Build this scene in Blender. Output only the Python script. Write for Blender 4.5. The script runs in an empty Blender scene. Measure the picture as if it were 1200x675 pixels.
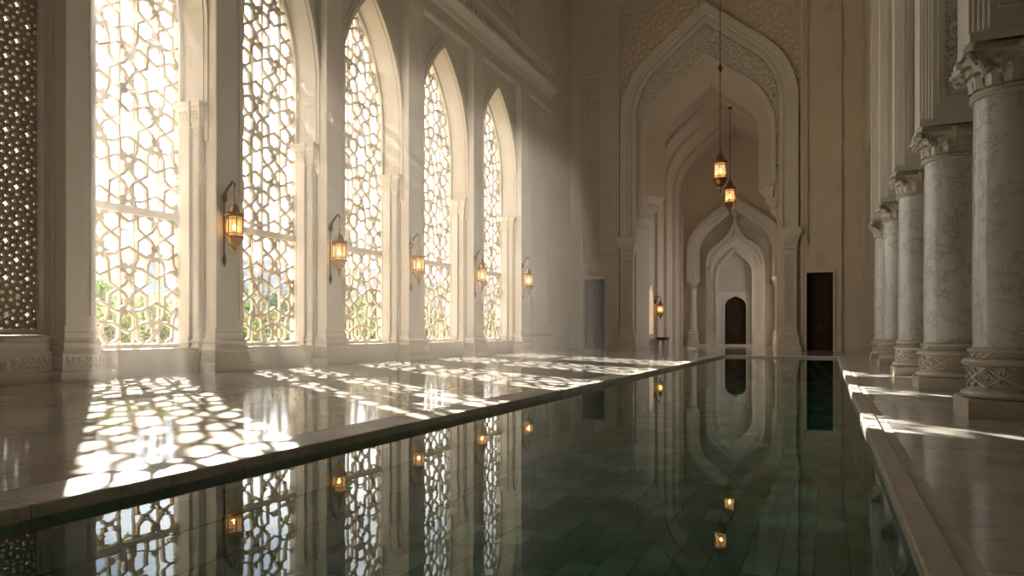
import bpy, bmesh, math, random
from math import sin, cos, tan, pi, sqrt, radians, atan2, acos, hypot
from mathutils import Vector, Matrix
from mathutils.geometry import tessellate_polygon
random.seed(7)
S = bpy.context.scene
COL = S.collection

# ------------------------------------------------------------------ helpers
class MB:
    def __init__(s): s.v = []; s.f = []
    def add(s, vs, fs):
        b = len(s.v); s.v += [tuple(p) for p in vs]; s.f += [tuple(b+i for i in f) for f in fs]
    def box(s, x0, x1, y0, y1, z0, z1):
        s.add([(x0,y0,z0),(x1,y0,z0),(x1,y1,z0),(x0,y1,z0),(x0,y0,z1),(x1,y0,z1),(x1,y1,z1),(x0,y1,z1)],
              [(0,3,2,1),(4,5,6,7),(0,1,5,4),(1,2,6,5),(2,3,7,6),(3,0,4,7)])
    def rects(s, x0, x1, y0, y1, prof):      # stacked rectangles (z, growth)
        vs = []
        for z, e in prof: vs += [(x0-e,y0-e,z),(x1+e,y0-e,z),(x1+e,y1+e,z),(x0-e,y1+e,z)]
        n = len(prof); fs = [(3,2,1,0), tuple(4*(n-1)+i for i in range(4))]
        for k in range(n-1):
            for i in range(4):
                j = (i+1) % 4; fs.append((4*k+i, 4*k+j, 4*k+4+j, 4*k+4+i))
        s.add(vs, fs)
    def prism(s, loops, T, d0, d1, back=None, cap0=True, cap1=True):   # outer loop + holes in (s,z); d0 back, d1 front
        bl = back or loops
        flat = [p for l in loops for p in l]; flatb = [p for l in bl for p in l]; n = len(flat)
        vs = [T(a, b, d1) for a, b in flat] + [T(a, b, d0) for a, b in flatb]
        fs = []
        if cap1: fs += [tuple(t) for t in tessellate_polygon([[Vector((a,b,0)) for a,b in l] for l in loops])]
        if cap0: fs += [tuple(n+i for i in t)[::-1] for t in tessellate_polygon([[Vector((a,b,0)) for a,b in l] for l in bl])]
        o = 0
        for l in loops:
            m = len(l)
            for i in range(m):
                j = (i+1) % m; fs.append((o+i, o+j, n+o+j, n+o+i))
            o += m
        s.add(vs, fs)
    def bar(s, p, q, w, T, d0, d1, ext=0.3):
        dx, dz = q[0]-p[0], q[1]-p[1]; L = hypot(dx, dz)
        if L < 1e-5: return
        dx /= L; dz /= L; e = w*ext
        nx, nz = -dz*w/2, dx*w/2
        c = [(p[0]-dx*e+nx, p[1]-dz*e+nz), (p[0]-dx*e-nx, p[1]-dz*e-nz), (q[0]+dx*e-nx, q[1]+dz*e-nz), (q[0]+dx*e+nx, q[1]+dz*e+nz)]
        s.n = getattr(s, 'n', 0)+1; j = ((s.n*0.618034) % 1.0)*min(.012, abs(d1-d0)*.25); d1 -= j; d0 += j*.6      # laid over and under one another
        k = 0.72  # slightly chamfered front
        f = [(p[0]-dx*e+nx*k, p[1]-dz*e+nz*k), (p[0]-dx*e-nx*k, p[1]-dz*e-nz*k), (q[0]+dx*e-nx*k, q[1]+dz*e-nz*k), (q[0]+dx*e+nx*k, q[1]+dz*e+nz*k)]
        s.add([T(a,b,d0) for a,b in c] + [T(a,b,d1) for a,b in f], [(0,1,2,3),(7,6,5,4),(0,4,5,1),(1,5,6,2),(2,6,7,3),(3,7,4,0)])
    def lathe(s, prof, cx, cy, seg=32, cz=0.0, rot=0.0):
        vs = []; n = len(prof)
        for r, z in prof:
            for i in range(seg):
                a = 2*pi*i/seg + rot; vs.append((cx+r*cos(a), cy+r*sin(a), cz+z))
        fs = []
        for k in range(n-1):
            for i in range(seg):
                j = (i+1) % seg; fs.append((k*seg+i, k*seg+j, (k+1)*seg+j, (k+1)*seg+i))
        fs.append(tuple(range(seg))[::-1]); fs.append(tuple((n-1)*seg+i for i in range(seg)))
        s.add(vs, fs)
    def tube(s, pts, r, seg=6):
        pts = [Vector(p) for p in pts]; n = len(pts); vs = []
        rr = r if isinstance(r, (list, tuple)) else [r]*n
        for k, p in enumerate(pts):
            t = (pts[min(k+1,n-1)] - pts[max(k-1,0)]).normalized()
            u = t.cross(Vector((0,0,1)) if abs(t.z) < .9 else Vector((1,0,0))).normalized(); w = t.cross(u)
            for i in range(seg):
                a = 2*pi*i/seg; vs.append(p + (u*cos(a) + w*sin(a))*rr[k])
        fs = [(k*seg+i, k*seg+(i+1)%seg, (k+1)*seg+(i+1)%seg, (k+1)*seg+i) for k in range(n-1) for i in range(seg)]
        fs += [tuple(range(seg))[::-1], tuple((n-1)*seg+i for i in range(seg))]
        s.add(vs, fs)
    def mesh(s, name, mat, smooth=None):
        me = bpy.data.meshes.new(name); me.from_pydata(s.v, [], s.f)
        bm = bmesh.new(); bm.from_mesh(me); bmesh.ops.recalc_face_normals(bm, faces=bm.faces); bm.to_mesh(me); bm.free()
        if mat: me.materials.append(mat)
        if smooth:
            me.shade_smooth(); me.set_sharp_from_angle(angle=radians(smooth))
        return me
    def build(s, name, mat, parent=None, smooth=None, loc=None):
        return link(name, s.mesh(name, mat, smooth), parent, loc)

def link(name, me, parent=None, loc=None):
    o = bpy.data.objects.new(name, me); COL.objects.link(o)
    if parent:
        o.parent = parent
        if loc is None:      # mesh built in world coordinates
            o.matrix_parent_inverse = Matrix.Translation(-Vector(parent.location))
    if loc is not None: o.location = loc
    return o
def tag(o, label, cat, group=None, kind=None):
    o['label'] = label; o['category'] = cat
    if group: o['group'] = group
    if kind: o['kind'] = kind
    return o
def thing(name, label, cat, loc=(0,0,0), group=None, kind=None):
    o = bpy.data.objects.new(name, None); COL.objects.link(o); o.location = loc
    o.empty_display_size = .2
    return tag(o, label, cat, group, kind)
def copy_tree(o, parent=None, loc=None):
    c = o.copy(); COL.objects.link(c)
    if parent: c.parent = parent
    if loc is not None: c.location = loc
    for ch in list(o.children): copy_tree(ch, c)
    return c

def TL(x0): return lambda s, z, d: (x0+d, s, z)          # left wall: s=y, d into the room
def TF(y0): return lambda s, z, d: (s, y0-d, z)          # far wall: s=x, d towards the camera
def TR(x0): return lambda s, z, d: (x0-d, s, z)          # faces -x

def keel(a, H, n=12, k=0.94):      # right half of a four-centred pointed arch, spring -> apex
    r1 = a*k; cx = a - r1; d = hypot(cx, H)
    al = acos(min(1, r1/d)); be = atan2(H, -cx); ph = be - al
    pts = [(cx + r1*cos(ph*i/n), r1*sin(ph*i/n)) for i in range(n+1)]
    x1, z1 = pts[-1]
    pts += [(x1*(1-t), z1+(H-z1)*t) for t in (.34, .67, 1.0)]
    return pts
def lancet(a, H, n=14):
    r = (a*a+H*H)/(2*a); ph = acos((r-a)/r)
    return [(a-r + r*cos(ph*i/n), r*sin(ph*i/n)) for i in range(n)] + [(0.0, H)]
def ogee(a, H, n=18):             # shoulders then a reversed sweep up into a tip
    pts = []
    for i in range(n+1):
        t = i/n
        if t < .6:
            q = t/.6*radians(68); pts.append((a*(.18+.82*cos(q)) , a*.92*sin(q)))
        else:
            x1, z1 = a*(.18+.82*cos(radians(68))), a*.92*sin(radians(68))
            u = (t-.6)/.4
            pts.append((x1*(1-u)**1.25 , z1 + (H-z1)*(.38*u + .62*u**2.2)))
    pts[-1] = (0.0, H)
    return pts
def arch_loop(c, half, zb, zs, curve):     # closed outline, bottom-left, up, over, down
    R = [(c+x, zs+z) for x, z in curve]; Lh = [(c-x, zs+z) for x, z in curve]
    return [(c-half, zb)] + Lh + R[::-1][1:] + [(c+half, zb)]
def band(outer, inner): return [outer + inner[::-1]]

def inpoly(poly):
    n = len(poly)
    def f(x, z):
        r = False; j = n-1
        for i in range(n):
            xi, zi = poly[i]; xj, zj = poly[j]
            if (zi > z) != (zj > z) and x < (xj-xi)*(z-zi)/(zj-zi)+xi: r = not r
            j = i
        return r
    return f
def clip(segs, inside, n=10):
    out = []
    for p, q in segs:
        fl = [inside(p[0]+(q[0]-p[0])*i/n, p[1]+(q[1]-p[1])*i/n) for i in range(n+1)]
        if all(fl): out.append((p, q)); continue
        i = 0
        while i <= n:
            if fl[i]:
                j = i
                while j < n and fl[j+1]: j += 1
                if j > i: out.append(((p[0]+(q[0]-p[0])*i/n, p[1]+(q[1]-p[1])*i/n), (p[0]+(q[0]-p[0])*j/n, p[1]+(q[1]-p[1])*j/n)))
                i = j+1
            else: i += 1
    return out
def star_tile(c, n, R, a0, th):
    h = R*sin(pi/n); ap = R*cos(pi/n); tau = h/(cos(th)+h*sin(th)/ap)
    V = [(c[0]+R*cos(a0+2*pi*i/n), c[1]+R*sin(a0+2*pi*i/n)) for i in range(n)]
    out = []
    M = [((V[i][0]+V[(i+1)%n][0])/2, (V[i][1]+V[(i+1)%n][1])/2) for i in range(n)]
    rp = ap/cos(pi/n) ; d = tau*sin(th)
    rad = R*(1-d/ap)
    for i in range(n):
        a = a0+2*pi*(i+1)/n; P = (c[0]+rad*cos(a), c[1]+rad*sin(a))
        out += [(M[i], P), (M[(i+1)%n], P)]
    return out, M
def star_net(x0, x1, z0, z1, e, th=radians(58), rose=True):
    L = e*(1+sqrt(3)); segs = []
    rs = []; rows = int((z1-z0)/(L*sqrt(3)/2))+3; cols = int((x1-x0)/L)+3
    for r in range(-1, rows):
        for q in range(-1, cols):
            c = (x0+(q+(r % 2)*.5)*L, z0+r*L*sqrt(3)/2)
            t, M = star_tile(c, 6, e, radians(30), th); segs += t
            for k in range(3):
                a = k*pi/3; sc = (c[0]+L/2*cos(a), c[1]+L/2*sin(a))
                t, _ = star_tile(sc, 4, e/sqrt(2), a+pi/4, th); segs += t
            for k in range(2):
                a = pi/6+k*pi/3; tc = (c[0]+L/sqrt(3)*cos(a), c[1]+L/sqrt(3)*sin(a))
                t, _ = star_tile(tc, 3, e/sqrt(3), a+pi, th); segs += t
                if rose != False:      # little rosette on the junction
                    R = e*.17
                    for j in range(6):
                        b = a+j*pi/3; R2 = e*.37
                        rs.append(((tc[0]+R*cos(b), tc[1]+R*sin(b)), (tc[0]+R*cos(b+pi/3), tc[1]+R*sin(b+pi/3))))
                        tip = (tc[0]+R2*cos(b+pi/6), tc[1]+R2*sin(b+pi/6))
                        rs += [((tc[0]+R*cos(b), tc[1]+R*sin(b)), tip), (tip, (tc[0]+R*cos(b+pi/3), tc[1]+R*sin(b+pi/3)))]
    return segs if rose != 'only' else rs
def tracery(mb, poly, e, w, T, d0, d1, th=radians(58), rose=False, border=None):
    xs = [p[0] for p in poly]; zs = [p[1] for p in poly]
    segs = clip(star_net(min(xs), max(xs), min(zs), max(zs), e, th, rose), inpoly(poly))
    for p, q in segs: mb.bar(p, q, w, T, d0, d1)
    if border:
        for i in range(len(poly)): mb.bar(poly[i], poly[(i+1)%len(poly)], border, T, d0, d1)
def rect(a, b, c, d): return [(a,c),(b,c),(b,d),(a,d)]
def scrolls(mb, poly, step, w, T, d0, d1):     # leafy arabesque: running spirals and leaves
    xs = [p[0] for p in poly]; zs = [p[1] for p in poly]; ins = inpoly(poly); rnd = random.Random(int(step*1000)+len(poly))
    z = min(zs)+step*.5; row = 0
    while z < max(zs):
        x = min(xs)+step*(.5 if row % 2 == 0 else 0.02)
        while x < max(xs):
            sg = 1 if (row+int(x/step)) % 2 else -1; a0 = rnd.random()*6.28
            pts = [(x+step*.50*(1-t/9)*cos(a0+sg*t*.75), z+step*.50*(1-t/9)*sin(a0+sg*t*.75)) for t in range(9)]
            for p, q in clip(list(zip(pts, pts[1:])), ins, 4): mb.bar(p, q, w, T, d0, d1)
            for k in range(3):
                a = a0+k*2.1; p = (x+step*.5*cos(a), z+step*.5*sin(a)); q = (x+step*.78*cos(a+.5), z+step*.78*sin(a+.5))
                for p_, q_ in clip([(p, q)], ins, 4): mb.bar(p_, q_, w*1.7, T, d0, d1)
            x += step
        z += step*.87; row += 1

# ------------------------------------------------------------------ materials
def nt(name):
    m = bpy.data.materials.new(name); m.use_nodes = True; t = m.node_tree; t.nodes.clear()
    out = t.nodes.new('ShaderNodeOutputMaterial'); return m, t, out
def N(t, kind, **kw):
    n = t.nodes.new(kind)
    for k, v in kw.items():
        if k in n.inputs: n.inputs[k].default_value = v
        else: setattr(n, k, v)
    return n
def ramp(t, fac, stops):
    r = t.nodes.new('ShaderNodeValToRGB'); e = r.color_ramp.elements
    while len(e) < len(stops): e.new(.5)
    for el, (p, c) in zip(e, stops): el.position = p; el.color = (*c, 1)
    t.links.new(fac, r.inputs[0]); return r
def mixc(t, fac, a, b, mode='MIX'):
    m = t.nodes.new('ShaderNodeMix'); m.data_type = 'RGBA'; m.blend_type = mode
    for sock, val in ((m.inputs['Factor'], fac), (m.inputs[6], a), (m.inputs[7], b)):
        if isinstance(val, (int, float)): sock.default_value = val
        elif isinstance(val, tuple): sock.default_value = (*val, 1)
        else: t.links.new(val, sock)
    return m.outputs[2]
def stone(name, c1, c2, rough=.6, bump=.15, scale=1.2, joints=None, carve=None):
    m, t, out = nt(name); g = N(t, 'ShaderNodeNewGeometry'); pos = g.outputs['Position']
    n1 = N(t, 'ShaderNodeTexNoise', Scale=scale, Detail=8.0, Roughness=.6); t.links.new(pos, n1.inputs['Vector'])
    n2 = N(t, 'ShaderNodeTexNoise', Scale=scale*.22, Detail=4.0); t.links.new(pos, n2.inputs['Vector'])
    r = ramp(t, n1.outputs['Fac'], [(.3, c1), (.7, c2)])
    c = mixc(t, n2.outputs['Fac'], r.outputs[0], tuple(x*.88 for x in c1)); 
    bs = N(t, 'ShaderNodeBsdfPrincipled', Roughness=rough); t.links.new(c, bs.inputs['Base Color'])
    n3 = N(t, 'ShaderNodeTexNoise', Scale=26.0, Detail=4.0); t.links.new(pos, n3.inputs['Vector'])
    b = N(t, 'ShaderNodeBump', Strength=bump, Distance=.02); t.links.new(n3.outputs['Fac'], b.inputs['Height']); nrm = b.outputs[0]
    if joints:
        sx = N(t, 'ShaderNodeSeparateXYZ'); t.links.new(pos, sx.inputs[0])
        ad = N(t, 'ShaderNodeMath', operation='ADD'); t.links.new(sx.outputs[0], ad.inputs[0]); t.links.new(sx.outputs[1], ad.inputs[1])
        cb = N(t, 'ShaderNodeCombineXYZ'); t.links.new(ad.outputs[0], cb.inputs[0]); t.links.new(sx.outputs[2], cb.inputs[1])
        br = N(t, 'ShaderNodeTexBrick'); br.inputs['Scale'].default_value = 1; br.inputs['Brick Width'].default_value = joints[0]; br.inputs['Row Height'].default_value = joints[1]
        br.inputs['Mortar Size'].default_value = .008; t.links.new(cb.outputs[0], br.inputs['Vector'])
        b2 = N(t, 'ShaderNodeBump', Strength=.5, Distance=.02, invert=True); t.links.new(br.outputs['Fac'], b2.inputs['Height']); t.links.new(nrm, b2.inputs['Normal']); nrm = b2.outputs[0]
    if carve:
        vo = N(t, 'ShaderNodeTexVoronoi', feature='DISTANCE_TO_EDGE', Scale=carve); t.links.new(pos, vo.inputs['Vector'])
        rr = ramp(t, vo.outputs['Distance'], [(.03, (0,0,0)), (.14, (1,1,1))])
        b3 = N(t, 'ShaderNodeBump', Strength=.8, Distance=.05, invert=True); t.links.new(rr.outputs[0], b3.inputs['Height']); t.links.new(nrm, b3.inputs['Normal']); nrm = b3.outputs[0]
    t.links.new(nrm, bs.inputs['Normal']); t.links.new(bs.outputs[0], out.inputs[0]); return m
def marble(name, base, vein, rough, scale, vw=.03, slab=None, dirt=None, spec=.5):
    m, t, out = nt(name); g = N(t, 'ShaderNodeNewGeometry'); pos = g.outputs['Position']
    nz = N(t, 'ShaderNodeTexNoise', Scale=scale, Detail=6.0, Roughness=.7, Distortion=.35); t.links.new(pos, nz.inputs['Vector'])
    sub = N(t, 'ShaderNodeMath', operation='SUBTRACT'); sub.inputs[1].default_value = .5; t.links.new(nz.outputs['Fac'], sub.inputs[0])
    ab = N(t, 'ShaderNodeMath', operation='ABSOLUTE'); t.links.new(sub.outputs[0], ab.inputs[0])
    r = ramp(t, ab.outputs[0], [(0, (1,1,1)), (vw, (0,0,0))])
    n2 = N(t, 'ShaderNodeTexNoise', Scale=scale*.8, Detail=5.0); t.links.new(pos, n2.inputs['Vector'])
    b0 = ramp(t, n2.outputs['Fac'], [(.32, tuple(x*.78 for x in base)), (.68, base)])
    n4 = N(t, 'ShaderNodeTexNoise', Scale=scale*.35, Detail=2.0); t.links.new(pos, n4.inputs['Vector'])
    mk = N(t, 'ShaderNodeMath', operation='MULTIPLY'); t.links.new(r.outputs[0], mk.inputs[0]); t.links.new(n4.outputs['Fac'], mk.inputs[1])
    c = mixc(t, mk.outputs[0], b0.outputs[0], vein)
    bs = N(t, 'ShaderNodeBsdfPrincipled', Roughness=rough); bs.inputs['Specular IOR Level'].default_value = spec
    if slab:
        br = N(t, 'ShaderNodeTexBrick', offset=0.0); br.inputs['Scale'].default_value = 1; br.inputs['Brick Width'].default_value = slab[0]; br.inputs['Row Height'].default_value = slab[1]; br.inputs['Mortar Size'].default_value = .006
        br.inputs['Color1'].default_value = (1,1,1,1); br.inputs['Color2'].default_value = (.86,.86,.86,1); br.inputs['Mortar'].default_value = (.55,.5,.45,1)
        t.links.new(pos, br.inputs['Vector']); c = mixc(t, 1.0, c, br.outputs['Color'], 'MULTIPLY')
    t.links.new(c, bs.inputs['Base Color'])
    n5 = N(t, 'ShaderNodeTexNoise', Scale=3.0, Detail=5.0); t.links.new(pos, n5.inputs['Vector'])
    rr = N(t, 'ShaderNodeMapRange'); rr.inputs['To Min'].default_value = rough*.6; rr.inputs['To Max'].default_value = rough*1.5; t.links.new(n5.outputs['Fac'], rr.inputs[0]); t.links.new(rr.outputs[0], bs.inputs['Roughness'])
    t.links.new(bs.outputs[0], out.inputs[0]); return m
def plain(name, col, rough=.5, metal=0.0, noise=.15, scale=8.0, bump=0.0):
    m, t, out = nt(name); g = N(t, 'ShaderNodeNewGeometry')
    n1 = N(t, 'ShaderNodeTexNoise', Scale=scale, Detail=5.0); t.links.new(g.outputs['Position'], n1.inputs['Vector'])
    r = ramp(t, n1.outputs['Fac'], [(.3, tuple(x*(1-noise) for x in col)), (.7, tuple(min(1,x*(1+noise)) for x in col))])
    bs = N(t, 'ShaderNodeBsdfPrincipled', Roughness=rough, Metallic=metal); t.links.new(r.outputs[0], bs.inputs['Base Color'])
    if bump:
        b = N(t, 'ShaderNodeBump', Strength=bump, Distance=.01); t.links.new(n1.outputs['Fac'], b.inputs['Height']); t.links.new(b.outputs[0], bs.inputs['Normal'])
    t.links.new(bs.outputs[0], out.inputs[0]); return m
def wood(name, col):
    m, t, out = nt(name); g = N(t, 'ShaderNodeNewGeometry')
    mp = N(t, 'ShaderNodeMapping'); mp.inputs['Scale'].default_value = (6, 6, .7); t.links.new(g.outputs['Position'], mp.inputs['Vector'])
    n1 = N(t, 'ShaderNodeTexNoise', Scale=4.0, Detail=6.0, Distortion=.6); t.links.new(mp.outputs[0], n1.inputs['Vector'])
    r = ramp(t, n1.outputs['Fac'], [(.3, tuple(x*.55 for x in col)), (.7, col)])
    bs = N(t, 'ShaderNodeBsdfPrincipled', Roughness=.6); bs.inputs['Specular IOR Level'].default_value = .15; t.links.new(r.outputs[0], bs.inputs['Base Color']); t.links.new(bs.outputs[0], out.inputs[0]); return m
def emit(name, col, st):
    m, t, out = nt(name); e = N(t, 'ShaderNodeEmission', Strength=st); e.inputs[0].default_value = (*col, 1); t.links.new(e.outputs[0], out.inputs[0]); return m

M = {}
M['wall'] = stone('wall_stone', (.69,.635,.56), (.75,.70,.625), joints=(2.4, 1.2))
M['far'] = stone('far_wall_stone', (.70,.61,.50), (.76,.675,.57), joints=(2.4, 1.2))
M['trim'] = stone('carved_stone', (.73,.68,.605), (.79,.745,.67), bump=.1)
M['carve'] = stone('arabesque_stone', (.60,.51,.405), (.66,.575,.465), carve=5.5)
M['lattice'] = stone('lattice_stone', (.62,.52,.40), (.70,.60,.47), bump=.1, scale=3)
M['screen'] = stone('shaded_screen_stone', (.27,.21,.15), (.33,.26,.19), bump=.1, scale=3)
M['floor'] = marble('floor_marble', (.76,.74,.70), (.36,.345,.33), .085, .9, .02, slab=(1.8, 1.8), spec=.62)
M['coping'] = marble('coping_marble', (.76,.72,.65), (.38,.34,.29), .38, 1.4, .02, spec=.25)
M['column'] = marble('column_marble', (.82,.79,.73), (.30,.285,.265), .14, 1.1, .022)
M['base'] = marble('base_marble', (.72,.65,.54), (.52,.46,.37), .3, 2.0, .02)
M['door'] = wood('dark_walnut', (.06,.038,.023))
M['brass'] = plain('aged_brass', (.30,.18,.075), .35, .9, .35, 20)
M['iron'] = plain('dark_bronze', (.10,.065,.035), .45, .8, .2, 20)
M['bulb'] = emit('lamp_flame', (1.0,.50,.16), 30.0)
M['bulb'].cycles.emission_sampling = 'NONE'
M['trunk'] = plain('bark', (.10,.075,.05), .9)
M['city1'] = plain('hazed_pale_render', (.34,.36,.39), .9, 0, .06, .1)  # outdoor haze is put into these two blue-grey wall colours
M['city2'] = plain('hazed_grey_render', (.27,.30,.35), .9, 0, .06, .1)
M['pane'] = plain('shaded_glazing', (.20,.24,.29), .3)
M['ground'] = plain('dusty_lawn', (.17,.17,.09), .95, 0, .3, .4)
def foliage(name, col):
    m, t, out = nt(name); g = N(t, 'ShaderNodeNewGeometry')
    n1 = N(t, 'ShaderNodeTexNoise', Scale=1.2); t.links.new(g.outputs['Position'], n1.inputs['Vector'])
    r = ramp(t, n1.outputs['Fac'], [(.3, tuple(x*.6 for x in col)), (.7, tuple(x*1.3 for x in col))])
    d = N(t, 'ShaderNodeBsdfDiffuse'); tr = N(t, 'ShaderNodeBsdfTranslucent'); t.links.new(r.outputs[0], d.inputs[0]); t.links.new(r.outputs[0], tr.inputs[0])
    mx = N(t, 'ShaderNodeMixShader'); mx.inputs[0].default_value = .4; t.links.new(d.outputs[0], mx.inputs[1]); t.links.new(tr.outputs[0], mx.inputs[2]); t.links.new(mx.outputs[0], out.inputs[0]); return m
M['leaf1'] = foliage('leaf_green', (.10,.16,.045)); M['leaf2'] = foliage('leaf_olive', (.14,.17,.06)); M['leaf3'] = foliage('leaf_dark', (.06,.11,.04))
# lantern glass: amber pane, lets the lamp through and glows softly with it
m, t, out = nt('amber_glass'); tr = N(t, 'ShaderNodeBsdfTransparent'); tr.inputs[0].default_value = (1,.80,.52,1)
gl = N(t, 'ShaderNodeBsdfGlossy', Roughness=.15); em = N(t, 'ShaderNodeEmission', Strength=.5); em.inputs[0].default_value = (1,.55,.22,1)
m1 = N(t, 'ShaderNodeMixShader'); m1.inputs[0].default_value = .10; t.links.new(tr.outputs[0], m1.inputs[1]); t.links.new(gl.outputs[0], m1.inputs[2])
m2 = N(t, 'ShaderNodeAddShader'); t.links.new(m1.outputs[0], m2.inputs[0]); t.links.new(em.outputs[0], m2.inputs[1]); t.links.new(m2.outputs[0], out.inputs[0]); m.cycles.emission_sampling = 'NONE'; M['glass'] = m
# water: fresnel mirror over a green-tinted clear body
m, t, out = nt('still_water'); g = N(t, 'ShaderNodeNewGeometry')
mp = N(t, 'ShaderNodeMapping'); mp.inputs['Scale'].default_value = (1.0, .55, 1); t.links.new(g.outputs['Position'], mp.inputs['Vector'])
nz = N(t, 'ShaderNodeTexNoise', Scale=2.6, Detail=3.0); t.links.new(mp.outputs[0], nz.inputs['Vector'])
bp = N(t, 'ShaderNodeBump', Strength=.026, Distance=.05); t.links.new(nz.outputs['Fac'], bp.inputs['Height'])
fr = N(t, 'ShaderNodeFresnel', IOR=1.28); t.links.new(bp.outputs[0], fr.inputs['Normal'])
tr = N(t, 'ShaderNodeBsdfTransparent'); tr.inputs[0].default_value = (.70,.95,.93,1)
gl = N(t, 'ShaderNodeBsdfGlossy', Roughness=.012); gl.inputs[0].default_value = (.93,.98,.97,1); t.links.new(bp.outputs[0], gl.inputs['Normal'])
mx = N(t, 'ShaderNodeMixShader'); t.links.new(fr.outputs[0], mx.inputs[0]); t.links.new(tr.outputs[0], mx.inputs[1]); t.links.new(gl.outputs[0], mx.inputs[2]); t.links.new(mx.outputs[0], out.inputs[0]); M['water'] = m
# pool tiles
m, t, out = nt('pool_tile'); g = N(t, 'ShaderNodeNewGeometry'); sx = N(t, 'ShaderNodeSeparateXYZ'); t.links.new(g.outputs['Position'], sx.inputs[0])
cb = N(t, 'ShaderNodeCombineXYZ'); t.links.new(sx.outputs[1], cb.inputs[0])
ad = N(t, 'ShaderNodeMath', operation='ADD'); t.links.new(sx.outputs[0], ad.inputs[0]); t.links.new(sx.outputs[2], ad.inputs[1]); t.links.new(ad.outputs[0], cb.inputs[1])
br = N(t, 'ShaderNodeTexBrick'); br.inputs['Scale'].default_value = 1; br.inputs['Brick Width'].default_value = .56; br.inputs['Row Height'].default_value = .29; br.inputs['Mortar Size'].default_value = .006; br.inputs['Bias'].default_value = -.25
br.inputs['Color1'].default_value = (.03,.36,.37,1); br.inputs['Color2'].default_value = (.42,.92,.88,1); br.inputs['Mortar'].default_value = (.03,.08,.07,1)
t.links.new(cb.outputs[0], br.inputs['Vector'])
nz = N(t, 'ShaderNodeTexNoise', Scale=1.6, Detail=6.0); t.links.new(g.outputs['Position'], nz.inputs['Vector'])
rr = ramp(t, nz.outputs['Fac'], [(.3, (.45,.5,.5)), (.7, (1.25,1.2,1.1))]); c = mixc(t, 1.0, br.outputs['Color'], rr.outputs[0], 'MULTIPLY')
bs = N(t, 'ShaderNodeBsdfPrincipled', Roughness=.4); t.links.new(c, bs.inputs['Base Color']); t.links.new(bs.outputs[0], out.inputs[0]); M['tile'] = m
# haze
m, t, out = nt('incense_haze'); vs = N(t, 'ShaderNodeVolumeScatter', Density=.0017, Anisotropy=.5); vs.inputs[0].default_value = (1,.97,.93,1); t.links.new(vs.outputs[0], out.inputs['Volume']); M['haze'] = m
m, t, out = nt('window_dust'); vs = N(t, 'ShaderNodeVolumeScatter', Density=.0092, Anisotropy=.5); vs.inputs[0].default_value = (1,.97,.93,1); t.links.new(vs.outputs[0], out.inputs['Volume']); M['dust'] = m

# ------------------------------------------------------------------ setting: floor, pool, ceiling, walls
PX0, PX1, PY0, PY1 = -4.22, .40, -3.0, 33.0       # water edge
CL, CR, CE = .50, .16, .35                        # coping widths
XL, XR, YN, YF, ZC = -14.6, 8.2, -6.0, 44.5, 26.5
mb = MB()
fx0, fx1, fy0, fy1 = PX0-CL-.05, PX1+CR+.05, PY0-CE-.05, PY1+CE+.05
mb.box(-15.75, fx0, YN, 60.4, -.25, 0); mb.box(fx1, XR, YN, 60.4, -.25, 0)
mb.box(fx0, fx1, YN, fy0, -.25, 0); mb.box(fx0, fx1, fy1, 60.4, -.25, 0)
tag(mb.build('floor', M['floor']), 'polished pale marble floor patterned with lattice sunlight around the pool', 'floor', kind='structure')
mb = MB()
mb.box(PX0-.02, PX1+.02, PY0-.02, PY1+.02, -1.15, -1.05)
mb.box(PX0-.12, PX0, PY0-.1, PY1+.1, -1.1, -.02); mb.box(PX1, PX1+.12, PY0-.1, PY1+.1, -1.1, -.02)
mb.box(PX0, PX1, PY0-.12, PY0, -1.1, -.02); mb.box(PX0, PX1, PY1, PY1+.12, -1.1, -.02)
tag(mb.build('pool_basin', M['tile']), 'long sunken pool basin lined with dark green tiles', 'pool', kind='structure')
wm = bpy.data.meshes.new('water'); wm.from_pydata([(PX0,PY0,-.07),(PX1,PY0,-.07),(PX1,PY1,-.07),(PX0,PY1,-.07)], [], [(0,1,2,3)]); wm.materials.append(M['water'])
tag(link('water', wm), 'still dark green water mirroring the windows and arch', 'water', kind='structure')
def coping(label, poly_pts, along, a0, a1, n):
    mb = MB(); s0 = a0; step = (a1-a0)/n
    for i in range(n):
        p0, p1 = a0+i*step+.004, a0+(i+1)*step-.004
        if along == 'y': mb.prism([poly_pts], lambda s, z, d: (s, d, z), p0, p1)
        else: mb.prism([poly_pts], lambda s, z, d: (d, s, z), p0, p1)
    o = mb.build('pool_coping', M['coping']); return tag(o, label, 'coping', kind='structure')
def cprof(e, w, sg, dp=.05, gw=.03):      # e = water edge, outward sg; a low nosing, flat top, groove at the outside
    return [(e+sg*x, z) for x, z in [(-.03,-.16),(-.03,.002),(-.02,.012),(w+.04-gw*2,.012),(w+.05-gw*2,.004),(w+.05-gw*2,-dp),(w+.05,-dp),(w+.05,-.2),(.0,-.2),(.0,-.16)]]
coping('stone kerb along the window side of the pool', cprof(PX0, CL, -1), 'y', PY0-CE, PY1+.03, 24)
coping('narrow stone kerb along the column side of the pool', cprof(PX1, CR, 1, .008, .045), 'y', PY0-CE, PY1+.03, 24)
coping('stone kerb closing the far end of the pool before the great arch', cprof(PY1, CE, 1), 'x', PX0-CL, PX1+CR, 4)
mb = MB(); mb.box(-16.5, XR+.4, YN-.3, 47, ZC, ZC+.3); tag(mb.build('ceiling', M['wall']), 'high stone ceiling above the hall', 'ceiling', kind='structure')
mb = MB(); mb.box(-16.5, XR+.4, YN-.4, YN, -.3, ZC); tag(mb.build('wall_near', M['wall']), 'plain stone wall behind the camera', 'wall', kind='structure')
mb = MB(); mb.box(XR, XR+.4, YN, 47, -.3, ZC)
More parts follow.
